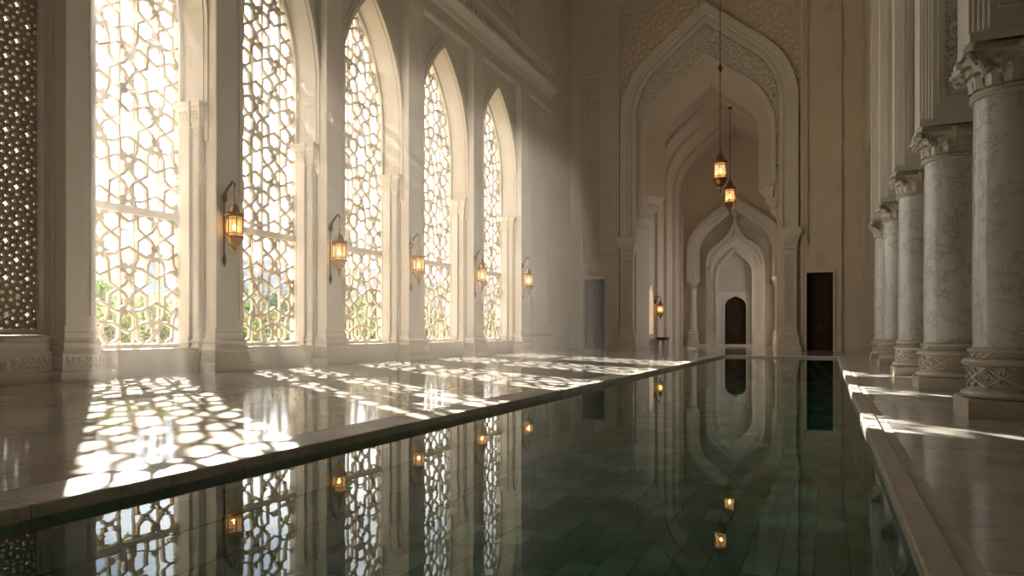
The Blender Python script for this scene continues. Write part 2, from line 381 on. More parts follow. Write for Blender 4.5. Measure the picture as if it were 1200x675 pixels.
for k in range(9):
    y = 1.0+5.2*k
    mb.prism([rect(y, y+4.4, .9, 9.5), rect(y+.35, y+4.05, 1.25, 9.15)], TR(XR), 0, .12)
tag(mb.build('wall_right', M['wall']), 'stone wall of the aisle behind the columns', 'wall', kind='structure')

# left wall with five arched windows and a pierced screen bay
WIN = [(10.62, 13.82), (14.85, 18.25), (19.32, 23.05), (24.30, 28.42), (29.55, 33.82)]
SPR, APX, SILL = 8.7, 12.75, .62
SCR = (8.55, 9.88)
def win_loop(y0, y1, inset=0.0, zb=SILL):
    c = (y0+y1)/2; a = (y1-y0)/2-inset
    return arch_loop(c, a, zb+inset, SPR, lancet(a, APX-SPR-inset*1.6))
holes = [win_loop(*w) for w in WIN] + [rect(SCR[0], SCR[1], .95, 14.2)]
# extra bays behind the camera side keep the hall lit the same way
BEHIND = []
holes += [win_loop(*w) for w in BEHIND]
mb = MB(); mb.prism([rect(YN, 39.0, -.25, ZC)] + holes, TL(XL-1.0), 0, 1.0)
mb.box(XL-1.3, XL-.6, 39.0, YF+2, -.25, ZC)
for y0, y1 in [(33.82+1.25, 36.6)]:
    mb.prism([rect(36.4, 38.7, 1.2, 13.2), rect(36.75, 38.35, 1.6, 12.8)], TL(XL), 0, .1)
tag(mb.build('wall_left', M['wall']), 'tall stone wall pierced by five lattice windows', 'wall', kind='structure')
# rectangular frames around the arches, arch mouldings, cornice
n = 0
for (y0, y1) in WIN:
    n += 1; c = (y0+y1)/2; a = (y1-y0)/2
    mb = MB()
    o_ = arch_loop(c, a+.22, 5.9, SPR, lancet(a+.22, APX-SPR+.5)); i_ = arch_loop(c, a+.02, 5.9, SPR, lancet(a+.02, APX-SPR+.04))
    mb.prism(band(o_, i_), TL(XL), 0, .07)
    o2 = arch_loop(c, a+.13, 5.9, SPR, lancet(a+.13, APX-SPR+.3)); 
    mb.prism(band(o2, i_), TL(XL), .07, .12)
    nm = ['first', 'second', 'third', 'fourth', 'fifth'][n-1]
    tag(mb.build('trim', M['trim']), f'pointed stone moulding around the {nm} window arch', 'moulding', kind='structure')
mb = MB()
mb.prism([[(0,13.55),(.10,13.55),(.16,13.66),(.16,13.74),(0,13.8)]], lambda a, b, d: (XL+a, d, b), YN, 38.95)
tag(mb.build('trim', M['trim']), 'thin stone string course above the window arches', 'moulding', kind='structure')
mb = MB()
mb.prism([[(0,14.35),(.12,14.4),(.2,14.6),(.42,14.72),(.5,14.8),(.5,14.95),(.38,15.0),(.12,15.02),(.12,15.62),(.3,15.72),(.36,15.8),(.36,15.92),(0,16.0)]], lambda a, b, d: (XL+a, d, b), YN, 38.95)
y = YN+.4
while y < 38.5:      # frieze dentils
    mb.box(XL+.1, XL+.2, y, y+.22, 15.12, 15.52); y += .44
tag(mb.build('trim', M['trim']), 'deep stone cornice with frieze along the upper left wall', 'cornice', kind='structure')
PIERS = [(9.90, 10.60), (13.86, 14.82), (18.29, 19.28), (23.09, 24.26), (28.46, 29.51), (33.86, 35.05)]
mb = MB()
for a_, b_ in PIERS: mb.box(XL, XL+.3, a_+.08, b_-.08, 16.0, ZC)
for i in range(5):
    a_, b_ = PIERS[i][1]+.3, PIERS[i+1][0]-.3
    mb.prism([rect(a_, b_, 16.8, 25.2), rect(a_+.35, b_-.35, 17.2, 24.8)], TL(XL), 0, .14)
tag(mb.build('trim', M['wall']), 'upper pilasters and framed panels above the cornice', 'panelling', kind='structure')
# low skirting on the blank end of the left wall
mb = MB(); mb.rects(XL-.05, XL+.02, 35.1, 38.95, [(0,.22),(.3,.22),(.34,.16),(.8,.12),(.95,.03)])
tag(mb.build('baseboard_left', M['trim']), 'stone skirting at the far end of the window wall', 'baseboard', kind='structure')

# pedestal profile: plinth, carved block, mouldings
PED = [(0,.24),(.2,.24),(.215,.2),(.23,.15),(.53,.13),(.56,.15),(.59,.13),(.66,.07),(.70,.045),(.74,.045),(.76,.08),(.80,.08),(.83,.03),(.9,0.0)]
def pedestal_band(mb, x0, x1, y0, y1):     # carved strip on the two faces that show
    g = .142
    for T, a, b in ((TL(x1+g), y0-.04, y1+.04), (TF(y0-g), x0+.06, x1+.06)):
        if b-a > .12:
            scrolls(mb, rect(a, b, .27, .50), .105, .022, T, -.02, .04)
            for zz in (.262, .508): mb.bar((a, zz), (b, zz), .018, T, -.02, .016)
            for ss in (a, b): mb.bar((ss, .262), (ss, .508), .018, T, -.02, .016)
pl = ['first', 'second', 'third', 'fourth', 'fifth', 'sixth']
where = ['between the pierced screen and the first window', 'between the first and second windows', 'between the second and third windows', 'between the third and fourth windows', 'between the fourth and fifth windows', 'beyond the fifth window']
for i, (a_, b_) in enumerate(PIERS):
    p = thing('stone_pier', f'flat stone wall pier {where[i]}', 'pier', (XL, (a_+b_)/2, 0), 'wall piers of the window wall', 'thing')
    mb = MB(); mb.rects(XL+.005, XL+.36, a_, b_, [(.9,0),(1.0,0),(1.04,-.015),(13.5,-.015)])
    mb.prism([rect(a_+.02, b_-.02, 1.15, 13.3), rect(a_+.14, b_-.14, 1.35, 13.1)], TL(XL+.345), 0, .03)
    mb.build('shaft', M['trim'], p)
    mb = MB(); mb.rects(XL+.01, XL+.36, a_, b_, PED); pe = mb.build('pedestal', M['trim'], p)
    mb = MB(); pedestal_band(mb, XL+.01, XL+.36, a_, b_); mb.build('carved_band', M['trim'], pe)

# jamb pilasters with capitals on both sides of each window
def jamb(yw, sg, label):       # sg=+1: stands at the far jamb and projects towards -y
    p = thing('jamb_pilaster', label, 'pilaster', (XL-.6, yw, 0), 'jamb pilasters of the lattice windows', 'thing')
    def ys(a, b): return (yw-b, yw-a) if sg > 0 else (yw+a, yw+b)
    yA = ys(.0, .16); mb = MB(); mb.rects(-15.22, -14.92, yA[0], yA[1], [(.9,0),(6.25,0)]); mb.build('shaft', M['trim'], p)
    yB = ys(.0, .10); mb = MB(); mb.rects(-14.86, -14.64, yB[0], yB[1], [(.9,0),(6.25,0)])
    T = TF(yB[0]) if sg > 0 else (lambda s, z, d: (s, yB[1]+d, z))
    mb.build('side_strip', M['trim'], p)
    mb = MB(); scrolls(mb, rect(-14.83, -14.67, 1.05, 6.1), .085, .017, T, -.005, .016)
    for ss in (-14.84, -14.66): mb.bar((ss, 1.0), (ss, 6.15), .016, T, -.005, .02)
    mb.build('carved_strip', M['trim'], p)
    mb = MB(); mb.rects(-15.22, -14.95, yA[0], yA[1], [(z, e*.62) for z, e in PED]); mb.build('pedestal', M['trim'], p); mb = MB(); mb.rects(-14.84, -14.66, yB[0], yB[1], [(z, e*.55) for z, e in PED]); 
    mb.build('pedestal', M['trim'], p)
    mb = MB()
    Tp = TF(yA[0]-.088) if sg > 0 else (lambda s, z, d: (s, yA[1]+.088+d, z))
    scrolls(mb, rect(-15.2, -14.97, .27, .5), .1, .02, Tp, -.01, .035); mb.build('carved_band', M['trim'], p); mb = MB()
    Tq = TF(yB[0]-.078) if sg > 0 else (lambda s, z, d: (s, yB[1]+.078+d, z))
    scrolls(mb, rect(-14.84, -14.66, .27, .5), .09, .02, Tq, -.01, .035); mb.build('carved_band', M['trim'], p)
    for x0, x1, yy in ((-15.22, -14.92, yA), (-14.86, -14.64, yB)):
        mb = MB()
        mb.rects(x0, x1, yy[0], yy[1], [(6.2,.0),(6.24,.03),(6.28,.01),(6.55,.05),(6.72,.10),(6.74,.13),(6.86,.13)])
        nl = 3
        for k in range(nl):     # acanthus leaves
            xc = x0+(x1-x0)*(k+.5)/nl; w = (x1-x0)/nl*.42
            for zz, dd in ((6.3, .02), (6.46, .05)):
                for j in range(4):
                    t0, t1 = j/4, (j+1)/4; wz = w*(1-.6*t1**2)
                    f = yy[0]-dd-.05*t1**2 if sg > 0 else yy[1]+dd+.05*t1**2
                    mb.box(xc-wz, xc+wz, min(f, f+.03*sg), max(f, f+.03*sg), zz+.17*t0, zz+.17*t1)
        mb.build('capital', M['trim'], p)
for i, (y0, y1) in enumerate(WIN):
    if i > 0 or True: jamb(y0, -1, f'carved jamb pilaster on the near side of the {pl[i]} window')
    jamb(y1, 1, f'carved jamb pilaster on the far side of the {pl[i]} window')

# lattice windows
for i, (y0, y1) in enumerate(WIN):
    w = thing(f'window_{i+1}', f'{pl[i]} tall pointed window of pierced stone lattice, counted from the screen', 'window', (-15.35, (y0+y1)/2, SILL), 'lattice windows', 'structure')
    L = win_loop(y0, y1, .06); T = TL(-15.38)
    mb = MB(); Lo = win_loop(y0, y1, 0.0); Li = win_loop(y0, y1, .13); mb.prism(band(Lo, Li), T, -.12, .12); mb.bar((y0, SILL+.06), (y1, SILL+.06), .13, T, -.14, .16, 0)
    mb.build('window_frame', M['trim'], w)
    mb = MB(); e = .56
    segs = clip(star_net(y0+.12, y1, SILL+.1, APX, e, radians(57)), inpoly(L))
    for p, q in clip(star_net(y0+.12, y1, SILL+.1, APX, e, radians(57), 'only'), inpoly(L)): mb.bar(p, q, .055, T, -.035, .035)
    for p, q in segs: mb.bar(p, q, .088, T, -.045, .045)
    mb.build('lattice', M['lattice'], w)
    mb = MB()
    c = (y0+y1)/2; hw = (y1-y0)/2
    for f in (-.56, -.12, .12, .56):
        s_ = c+f*hw; ztop = SPR
        ins = inpoly(L); z = SPR
        while ins(s_, z+.1): z += .1
        mb.bar((s_, SILL), (s_, z), .035, T, -.05, .05, 0)
    mb.build('mullion', M['lattice'], w)
    mb = MB(); mb.bar((y0, 3.95), (y1, 3.95), .24, T, -.10, .10, 0); mb.build('transom', M['trim'], w)
    mb = MB(); mb.prism([[(-15.6, .5), (-15.2, .5), (-15.12, .56), (-15.12, .62), (-15.6, .66)]], lambda a, b, d: (a, d, b), y0, y1); mb.build('window_sill', M['trim'], w)
for i, (y0, y1) in enumerate(BEHIND):
    w = thing(f'window_{i+6}', 'tall pointed lattice window beyond the near edge of the view', 'window', (-15.35, (y0+y1)/2, SILL), 'lattice windows', 'structure')
    mb = MB(); T = TL(-15.38)
    for p, q in clip(star_net(y0+.12, y1, SILL+.1, APX, .49, radians(57)), inpoly(win_loop(y0, y1, .06))): mb.bar(p, q, .088, T, -.045, .045)
    mb.build('lattice', M['lattice'], w)
# pierced screen bay
w = thing('pierced_screen', 'dense dark pierced stone screen beside the first window, at the view edge', 'screen', (-14.95, sum(SCR)/2, 0), None, 'thing')
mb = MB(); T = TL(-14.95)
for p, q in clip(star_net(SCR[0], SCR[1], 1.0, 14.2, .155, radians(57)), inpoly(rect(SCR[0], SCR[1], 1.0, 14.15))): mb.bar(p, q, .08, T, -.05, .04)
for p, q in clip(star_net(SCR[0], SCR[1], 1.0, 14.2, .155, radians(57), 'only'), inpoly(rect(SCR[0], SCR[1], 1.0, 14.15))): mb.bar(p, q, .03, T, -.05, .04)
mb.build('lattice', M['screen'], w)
mb = MB(); mb.prism([rect(SCR[0]-.0, SCR[1]+.0, .96, 14.19), rect(SCR[0]+.1, SCR[1]-.1, 1.08, 14.08)], T, -.08, .1)
mb.build('screen_frame', M['trim'], w)
mb = MB(); mb.rects(XL-.05, XL+.08, SCR[0]+.33, SCR[1]-.24, PED); mb.build('pedestal', M['trim'], w)
mb = MB(); pedestal_band(mb, XL+.02, XL+.08, SCR[0]+.33, SCR[1]-.24); mb.build('carved_band', M['trim'], w)
p = thing('stone_pier', 'flat stone wall pier at the view edge, before the pierced screen', 'pier', (XL, 8.1, 0), 'wall piers of the window wall', 'thing')
mb = MB(); mb.rects(XL+.005, XL+.36, 7.6, 8.62, [(.9,0),(13.5,-.01)]); mb.prism([rect(7.62, 8.60, 1.15, 13.3), rect(7.8, 8.46, 1.35, 13.1)], TL(XL+.345), 0, .03); mb.build('shaft', M['trim'], p)
mb = MB(); mb.rects(XL+.01, XL+.36, 7.6, 8.62, PED); mb.build('pedestal', M['trim'], p)
mb = MB(); pedestal_band(mb, XL+.01, XL+.36, 7.6, 8.62); mb.build('carved_band', M['trim'], p)

# ------------------------------------------------------------------ far wall with the great arch
CX = -6.7; T = TF(YF)
kf, kb = keel(3.65, 4.4), keel(2.85, 3.5)
def portal_side(offs, curve, zs):
    left = [(CX-x, z) for x, z in offs] + [(CX-x, zs+z) for x, z in curve]
    right = [(CX+x, zs+z) for x, z in curve][::-1][1:] + [(CX+x, z) for x, z in offs][::-1]
    return left + right
front = portal_side([(4.25,-.2),(4.25,7.6),(4.25,7.9),(4.05,8.25),(4.05,8.6),(3.85,8.9),(3.85,9.2),(3.65,9.6)], kf, 12.9)
backp = portal_side([(3.87,-.2),(3.87,7.6),(3.87,7.9),(3.55,8.25),(3.55,8.6),(3.2,8.9),(3.2,9.2),(2.85,9.6)], kb, 12.9)
dl = [(-14.42,-.2),(-14.42,4.42),(-12.92,4.42),(-12.92,-.2)]; dr = [(-1.10,-.2),(-1.10,4.4),(.27,4.4),(.27,-.2)]
mb = MB(); of = [(-16,-.2)]+dl+front+dr+[(XR+.2,-.2),(XR+.2,ZC),(-16,ZC)]; ob = [(-16,-.2)]+dl+backp+dr+[(XR+.2,-.2),(XR+.2,ZC),(-16,ZC)]
mb.prism([of], T, -2.0, 0, back=[ob])
tag(mb.build('wall_far', M['far']), 'warm stone end wall holding the great pointed arch', 'wall', kind='structure')

pa = thing('great_arch', 'giant pointed arch surround with carved bands on the end wall', 'arch', (CX, YF, 0), None, 'thing')
def al(a, H, zb=6.95, zs=14.3): return arch_loop(CX, a, zb, zs, keel(a, H))
mb = MB(); mb.prism(band(al(5.17, 6.4), al(4.72, 5.95)), T, 0, .34); mb.prism(band(al(4.74, 5.97), al(4.5, 5.72)), T, 0, .26); mb.build('outer_moulding', M['trim'], pa)
mb = MB(); mb.prism(band(al(4.5, 5.72), al(4.34, 5.5)), T, 0, .12); mb.prism(band(al(4.36, 5.52), al(4.16, 5.2)), T, 0, .2); mb.build('inner_moulding', M['trim'], pa)
dm = lambda o: portal_side([(3.65+o,9.62),(3.65+o,9.65)], keel(3.65+o, 4.4+o*1.3), 12.9)
mb = MB(); mb.prism([dm(.30)+dm(.16)[::-1]], T, 0, .16); mb.prism([dm(.17)+dm(.0)[::-1]], T, 0, .09); mb.build('opening_moulding', M['trim'], pa)
poly = al(4.1, 5.1, 9.9)+dm(.36)[::-1]
mb = MB(); tracery(mb, poly, .36, .10, T, -.01, .09); scrolls(mb, poly, .5, .07, T, -.01, .11); mb.build('carved_band', M['trim'], pa)
for sg in (-1, 1):
    x0, x1 = sorted((CX+sg*4.27, CX+sg*5.14)); nm = 'left' if sg < 0 else 'right'
    mb = MB(); mb.rects(x0+.06, x1-.06, YF-.40, YF-.0, [(1.12,0),(5.75,0)])
    mb.prism([rect(x0+.06, x1-.06, 1.25, 5.65), rect(x0+.2, x1-.2, 1.4, 5.5)], TF(YF-.40), 0, .06); ps = mb.build('pilaster_shaft', M['trim'], pa)
    mb = MB(); tracery(mb, rect(x0+.2, x1-.2, 1.4, 5.5), .15, .045, TF(YF-.40), -.01, .06); mb.build('pilaster_carving', M['trim'], ps)
    mb = MB(); mb.rects(x0+.06, x1-.06, YF-.40, YF-.02, [(0,.24),(.25,.24),(.28,.17),(.62,.14),(.66,.17),(.74,.15),(.8,.08),(.86,.05),(.95,.09),(1.02,.07),(1.12,0)])
    scrolls(mb, rect(x0+.05, x1-.05, .31, .6), .13, .025, TF(YF-.555), -.02, .02); mb.build('pilaster_base', M['trim'], pa)
    mb = MB(); mb.rects(x0+.06, x1-.06, YF-.40, YF, [(5.7,.0),(5.74,.06),(5.8,.02),(6.2,.08),(6.55,.2),(6.6,.25),(6.95,.25)])
    for zz, dd, nl in ((5.82, .03, 5), (6.12, .09, 4)):
        for k in range(nl):
            xc = x0+.06+(x1-x0-.12)*(k+.5)/nl; ww = (x1-x0)/nl*.4
            for j in range(5):
                u = j/5; mb.box(xc-ww*(1-.5*u*u), xc+ww*(1-.5*u*u), YF-.40-dd-.13*u*u-.04, YF-.40, zz+.32*u, zz+.32*(u+.2))
    mb.build('pilaster_capital', M['trim'], pa)
    mb = MB()      # stepped stalactite brackets under the arch springing
    for k, (xo, z0) in enumerate(((4.22, 7.55), (4.02, 8.2), (3.82, 8.85))):
        for q in range(6):
            y = YF-.08+q*.34; u = .12+.03*k
            xa = CX+sg*(xo-.0); xb = CX+sg*(xo-.20-.02*q)
            mb.rects(min(xa, xb), max(xa, xb), y, y+.28, [(z0,-.06),(z0+.25,-.02),(z0+.5,.03),(z0+.62,.03)])
    mb.build('stalactite_bracket', M['trim'], pa)
mb = MB()
fr_ = rect(CX-5.36, CX+5.36, 0, ZC)
for sg in (-1, 1): mb.prism([rect(CX+sg*5.36-.07, CX+sg*5.36+.07, 0, ZC)], T, 0, .2)
mb.build('frame_fillet', M['trim'], pa)
mb = MB(); sp = [(CX-5.26, 13.0)] + [(x, z) for x, z in al(5.2, 6.45, 13.0)] + [(CX+5.26, 13.0), (CX+5.26, 26), (CX-5.26, 26)]
tracery(mb, sp, .42, .09, T, -.01, .07); mb.build('spandrel_carving', M['far'], pa)

# left and right of the arch on the end wall
mb = MB(); mb.prism([[(-15.3,0),(-14.55,0),(-14.55,4.55),(-12.79,4.55),(-12.79,0),(-12.15,0),(-12.15,ZC),(-15.3,ZC)], rect(-14.42,-13.02,5.3,17.5)], T, 0, .18)
mb.prism([rect(-14.42,-13.02,5.3,17.5), rect(-14.2,-13.24,5.55,17.2)], T, 0, .07)
tag(mb.build('trim', M['far']), 'tall recessed stone panel above the dark door left of the arch', 'panelling', kind='structure')
mb = MB(); tracery(mb, rect(-14.2,-13.24,5.55,17.2), .26, .06, T, -.01, .065); tag(mb.build('trim', M['far']), 'carved infill of the tall panel left of the arch', 'carving', kind='structure')
mb = MB(); mb.prism([[(-1.30,0),(-1.22,0),(-1.22,4.52),(.39,4.52),(.39,0),(.72,0),(.72,ZC),(-1.30,ZC)], rect(-1.05,.25,5.6,24.5)], T, 0, .14)
scrolls(mb, rect(-.62,-.1,4.7,5.4), .2, .035, TF(YF-.14), -.01, .035)
tag(mb.build('trim', M['far']), 'tall framed stone panel above the dark door right of the arch', 'panelling', kind='structure')
mb = MB(); mb.rects(1.75, 2.55, YF-.18, YF, [(0,.16),(.35,.16),(.4,.1),(1.1,.08),(1.2,0),(ZC,0)]); mb.rects(2.9, 7.6, YF-.06, YF, [(0,.1),(.8,.1),(.9,0),(.95,0)])
mb.prism([rect(1.85, 2.45, 1.6, 24), rect(1.97, 2.33, 1.75, 23.8)], TF(YF-.18), 0, .04)
mb.prism([rect(2.9, 7.4, 1.4, 12), rect(3.2, 7.1, 1.7, 11.7)], T, 0, .1)
tag(mb.build('trim', M['far']), 'flat stone pilaster at the end of the column row', 'pilaster', kind='structure')
def door(n, x0, x1, h, y, label, leaves=2, ogee_top=False):
    d = thing(f'door_{n}', label, 'door', ((x0+x1)/2, y, 0), None, 'structure')
    Td = TF(y); c = (x0+x1)/2; hw = (x1-x0)/2; lf = []
    for k in range(leaves):
        a = x0+(x1-x0)*k/leaves+.006; b = x0+(x1-x0)*(k+1)/leaves-.006
        mb = MB()
        if ogee_top:
            lp = arch_loop(c, hw, .02, h-hw*1.05, keel(hw, hw*1.05))
            half = [(min(max(px, a), b), pz) for px, pz in lp]
            mb.prism([half], Td, -.08, .0)
            zt = h-hw*1.1
        else:
            mb.box(a, b, y, y+.08, .02, h); zt = h-.15
        for z0, z1 in ((.25, zt*.36), (zt*.40, zt*.70), (zt*.74, zt)):
            mb.prism([rect(a+.08, b-.08, z0, z1), rect(a+.14, b-.14, z0+.06, z1-.06)], Td, -.01, .035)
        lf.append(mb.build('door_leaf', M['door'], d))
    if not ogee_top:
        mb = MB(); mb.box(x0-.02, x1+.02, y+.09, y+.3, 0, h+.03); mb.build('door_lining', M['door'], d)
    for sg in (-1, 1):
        mb = MB(); mb.tube([(c+sg*.07, y-.01, h*.27), (c+sg*.07, y-.07, h*.275), (c+sg*.07, y-.07, h*.315), (c+sg*.07, y-.01, h*.32)], .012); mb.build('door_handle', M['brass'], lf[0 if sg < 0 else 1])
    mb = MB()
    if not ogee_top:
        mb.prism([[(x0-.13,0),(x0-.02,0),(x0-.02,h+.02),(x1+.02,h+.02),(x1+.02,0),(x1+.13,0),(x1+.13,h+.14),(x0-.13,h+.14)]], Td, 0, .56 if True else 0)
        mb.build('door_frame', M['trim'], d)
    return d
door(1, -14.40, -12.94, 4.4, YF+.35, 'tall dark wooden double door left of the great arch')
door(2, -1.08, .25, 4.38, YF+.35, 'tall dark wooden double door right of the great arch')

# ------------------------------------------------------------------ recess behind the great arch
Y0R, Y1R, HR = YF+2.0, 60.0, 4.15
VS, VA = 11.6, 5.4
vk = keel(HR, VA, 12, .99)
inner = arch_loop(CX, HR, -.2, VS, vk); outer = arch_loop(CX, HR+.5, -.2, VS, keel(HR+.5, VA+.5, 12, .99))
wy0, wy1 = 47.25, 48.75
mb = MB()
# right side and vault as one shell, left side with its lancet opening
shell_o = outer[1:-1]; shell_i = inner[1:-1]
mb.prism([shell_o[:1]+shell_o[1:]+shell_i[::-1]], lambda s, z, d: (s, d, z), Y0R-.02, Y1R+.5)
lw = arch_loop((wy0+wy1)/2, (wy1-wy0)/2, .85, 3.0, lancet((wy1-wy0)/2, 1.3))
mb.prism([rect(Y0R-.02, Y1R+.5, -.2, VS+.02), lw], TL(CX-HR-.5), 0, .5)
RW = [arch_loop(y, 1.1, 1.2, 5.6, lancet(1.1, 2.2)) for y in (49.0, 52.6, 56.6)]  # unseen openings, added to bring skylight into the dim recess
mb.prism([rect(Y0R-.02, Y1R+.5, -.2, VS)] + RW, TL(CX+HR), 0, .5)
tag(mb.build('wall_recess', M['far']), 'side walls and pointed vault of the dim recess behind the arch', 'wall', kind='structure')
for k, yy in enumerate((49.6, 52.6, 55.8, 58.6)):
    mb = MB(); i2 = arch_loop(CX, HR-.22, 0, VS, keel(HR-.22, VA-.25, 12, .99)); o2 = arch_loop(CX, HR+.02, 0, VS, keel(HR+.02, VA+.02, 12, .99))
    mb.prism(band(o2, i2), lambda s, z, d: (s, d, z), yy-.22, yy+.22)
    tag(mb.build('vault_rib', M['far']), f'{pl[k]} pointed stone rib of the recess vault, counted from the arch', 'rib', 'ribs of the recess vault', 'structure')
w = thing('window_8', 'small sunlit lancet lattice window in the side of the recess', 'window', (CX-HR-.25, 48, .85), None, 'structure')
mb = MB(); Tw = TL(CX-HR-.25)
for p, q in clip(star_net(wy0, wy1, .9, 4.3, .16, radians(57)), inpoly(lw)): mb.bar(p, q, .035, Tw, -.03, .03)
mb.build('lattice', M['lattice'], w)
mb = MB(); mb.prism(band(arch_loop(48, .79, .82, 3.0, lancet(.79, 1.36)), arch_loop(48, .68, .92, 3.0, lancet(.68, 1.2))), Tw, -.06, .3); mb.build('window_frame', M['trim'], w)
mb = MB(); mb.box(CX-HR-.5, CX+HR+.5, Y1R, Y1R+.5, -.2, 18.5); tag(mb.build('wall_recess_end', M['far']), 'end wall of the recess behind the carved doorway', 'wall', kind='structure')
# inner arch and carved doorway
T6 = TF(Y1R)
ia = thing('niche_arch', 'large stepped pointed arch framing the carved doorway', 'arch', (CX, Y1R, 0), None, 'thing')
def nl_(a, H, zb=5.3, zs=7.3): return arch_loop(CX, a, zb, zs, keel(a, H))
mb = MB(); mb.prism(band(nl_(3.7, 4.4), nl_(3.3, 4.0)), T6, 0, 1.0); mb.prism(band(nl_(3.32, 4.02), nl_(3.08, 3.75)), T6, 0, .8); mb.prism(band(nl_(3.1, 3.77), nl_(2.75, 3.4)), T6, 0, .5); mb.build('arch_moulding', M['trim'], ia)
mb = MB(); mb.prism([[(CX-HR,0),(CX-HR,18),(CX+HR,18),(CX+HR,0),(CX+3.75,0)]+nl_(3.65, 4.35, 0)[::-1]+[(CX-3.75,0)]], T6, 0, .6); mb.build('arch_wall', M['far'], ia)
for sg in (-1, 1):
    xc = CX+sg*3.22
    mb = MB(); mb.lathe([(.27,1.25),(.25,1.4),(.25,4.5)], xc, Y1R-.75, 20); mb.box(min(CX+sg*3.0,CX+sg*3.65), max(CX+sg*3.0,CX+sg*3.65), Y1R-.6, Y1R, 0, 5.3); mb.build('colonnette_shaft', M['trim'], ia, 35)
    mb = MB(); mb.rects(xc-.3, xc+.3, Y1R-1.05, Y1R-.3, [(0,.12),(.25,.12),(.3,.06),(.85,.05),(.9,.1),(.98,.1),(1.04,.0),(1.25,-.02)]); mb.build('colonnette_base', M['trim'], ia)
    mb = MB(); mb.lathe([(.26,4.48),(.31,4.53),(.26,4.6),(.3,4.8),(.42,5.05),(.44,5.1)], xc, Y1R-.75, 20)
    for k in range(12):
        a = k*pi/6; mb.tube([(xc+.26*cos(a), Y1R-.75+.26*sin(a), 4.6), (xc+.33*cos(a), Y1R-.75+.33*sin(a), 4.85), (xc+.46*cos(a), Y1R-.75+.46*sin(a), 4.98)], [.06,.05,.03], 5)
    mb.box(xc-.45, xc+.45, Y1R-1.2, Y1R-.2, 5.08, 5.32); mb.build('colonnette_capital', M['trim'], ia, 35)
mb = MB(); tracery(mb, nl_(2.7, 3.35, 5.4), .28, .07, T6, -.01, .065); mb.build('niche_carving', M['trim'], ia)
cd = thing('carved_doorway', 'pale carved stone doorway with pointed hood and finial in the recess', 'doorway', (CX, Y1R-.3, 0), None, 'thing')
Td = TF(Y1R-.07)
og_o = arch_loop(CX, 2.24, 0, 6.3, ogee(2.24, 3.95)); og_i = arch_loop(CX, 1.28, 0, 5.7, keel(1.28, 1.75))
mb = MB(); mb.prism(band(og_o, og_i), Td, 0, .55)
og2 = arch_loop(CX, 1.9, 5.6, 6.2, ogee(1.9, 3.1)); og3 = arch_loop(CX, 1.72, 5.6, 6.2, ogee(1.72, 2.75))
mb.prism(band(og_o[1:-1], arch_loop(CX, 2.02, 6.3, 6.3, ogee(2.02, 3.5))[1:-1]), Td, .55, .72)
mb.prism(band(og2, og3), Td, .55, .64)
o1 = arch_loop(CX, 1.48, 0, 5.7, keel(1.48, 2.0)); mb.prism(band(o1, og_i), Td, .55, .66)
mb.build('hood', M['trim'], cd)
mb = MB(); mb.lathe([(.05,10.2),(.16,10.3),(.2,10.45),(.08,10.62),(.12,10.75),(.05,10.9),(.0,11.2)], CX, Y1R-.4, 12); mb.build('finial', M['trim'], cd, 40)
mb = MB(); mb.prism([arch_loop(CX, 1.3, 4.2, 5.7, keel(1.3, 1.77))], Td, 0, .12); tracery(mb, arch_loop(CX, 1.22, 4.35, 5.7, keel(1.22, 1.65)), .24, .06, Td, .1, .175); mb.build('tympanum', M['trim'], cd)
for sg in (-1, 1):
    a, b = sorted((CX+sg*1.6, CX+sg*2.1)); mb = MB(); mb.prism([rect(a, b, 1.1, 5.3), rect(a+.06, b-.06, 1.2, 5.2)], Td, .5, .6)
    scrolls(mb, rect(a+.06, b-.06, 1.2, 5.2), .15, .035, Td, .54, .6); mb.rects(a-.05, b+.05, Y1R-.62, Y1R-.5, [(0,.1),(.2,.1),(.25,.05),(.95,.05),(1.0,.08),(1.05,0)]); mb.build('side_panel', M['trim'], cd)
    mb = MB(); a, b = sorted((CX+sg*1.28, CX+sg*.83)); 
    mb.prism([rect(a, b, 0, 4.22)], Td, 0, .28); mb.build('door_jamb', M['trim'], cd)
mb = MB(); dl_ = arch_loop(CX, .83, 3.0, 3.05, keel(.83, .87))
mb.prism([[(CX-.84,4.22),(CX+.84,4.22),(CX+.84,3.0)]+dl_[::-1]+[(CX-.84,3.0)]], Td, 0, .28); mb.bar((CX-1.28,4.2),(CX+1.28,4.2), .12, Td, .25, .36, 0); mb.build('door_lintel', M['trim'], cd)
dm2 = MB(); dm2.prism(band(arch_loop(CX, .93, 0, 3.05, keel(.93, 1.0)), arch_loop(CX, .82, 0, 3.05, keel(.82, .86))), Td, .27, .36); dm2.build('door_moulding', M['trim'], cd)
door(3, CX-.82, CX+.82, 3.9, Y1R-.1, 'dark pointed wooden door inside the carved doorway', 2, True)
mb = MB(); mb.rects(CX-2.4, CX+1.7, Y1R-3.0, Y1R-1.25, [(0,0),(.1,0),(.12,-.03)]); tag(mb.build('stone_step', M['coping']), 'low stone step on the floor before the carved doorway', 'step', kind='thing')
mb = MB(); mb.rects(CX-.7, CX+1.0, Y1R-2.9, Y1R-1.6, [(.122,0),(.135,0),(.14,-.01)])
m, t, out = nt('woven_rug'); g = N(t, 'ShaderNodeNewGeometry'); wv = N(t, 'ShaderNodeTexWave', Scale=3.0, Distortion=3.0); t.links.new(g.outputs['Position'], wv.inputs['Vector'])
r = ramp(t, wv.outputs['Fac'], [(.3, (.10,.05,.03)), (.7, (.28,.17,.08))]); bs = N(t, 'ShaderNodeBsdfPrincipled', Roughness=.9); t.links.new(r.outputs[0], bs.inputs['Base Color']); t.links.new(bs.outputs[0], out.inputs[0])
tag(mb.build('rug', m), 'small brown woven rug lying on the stone step', 'rug')
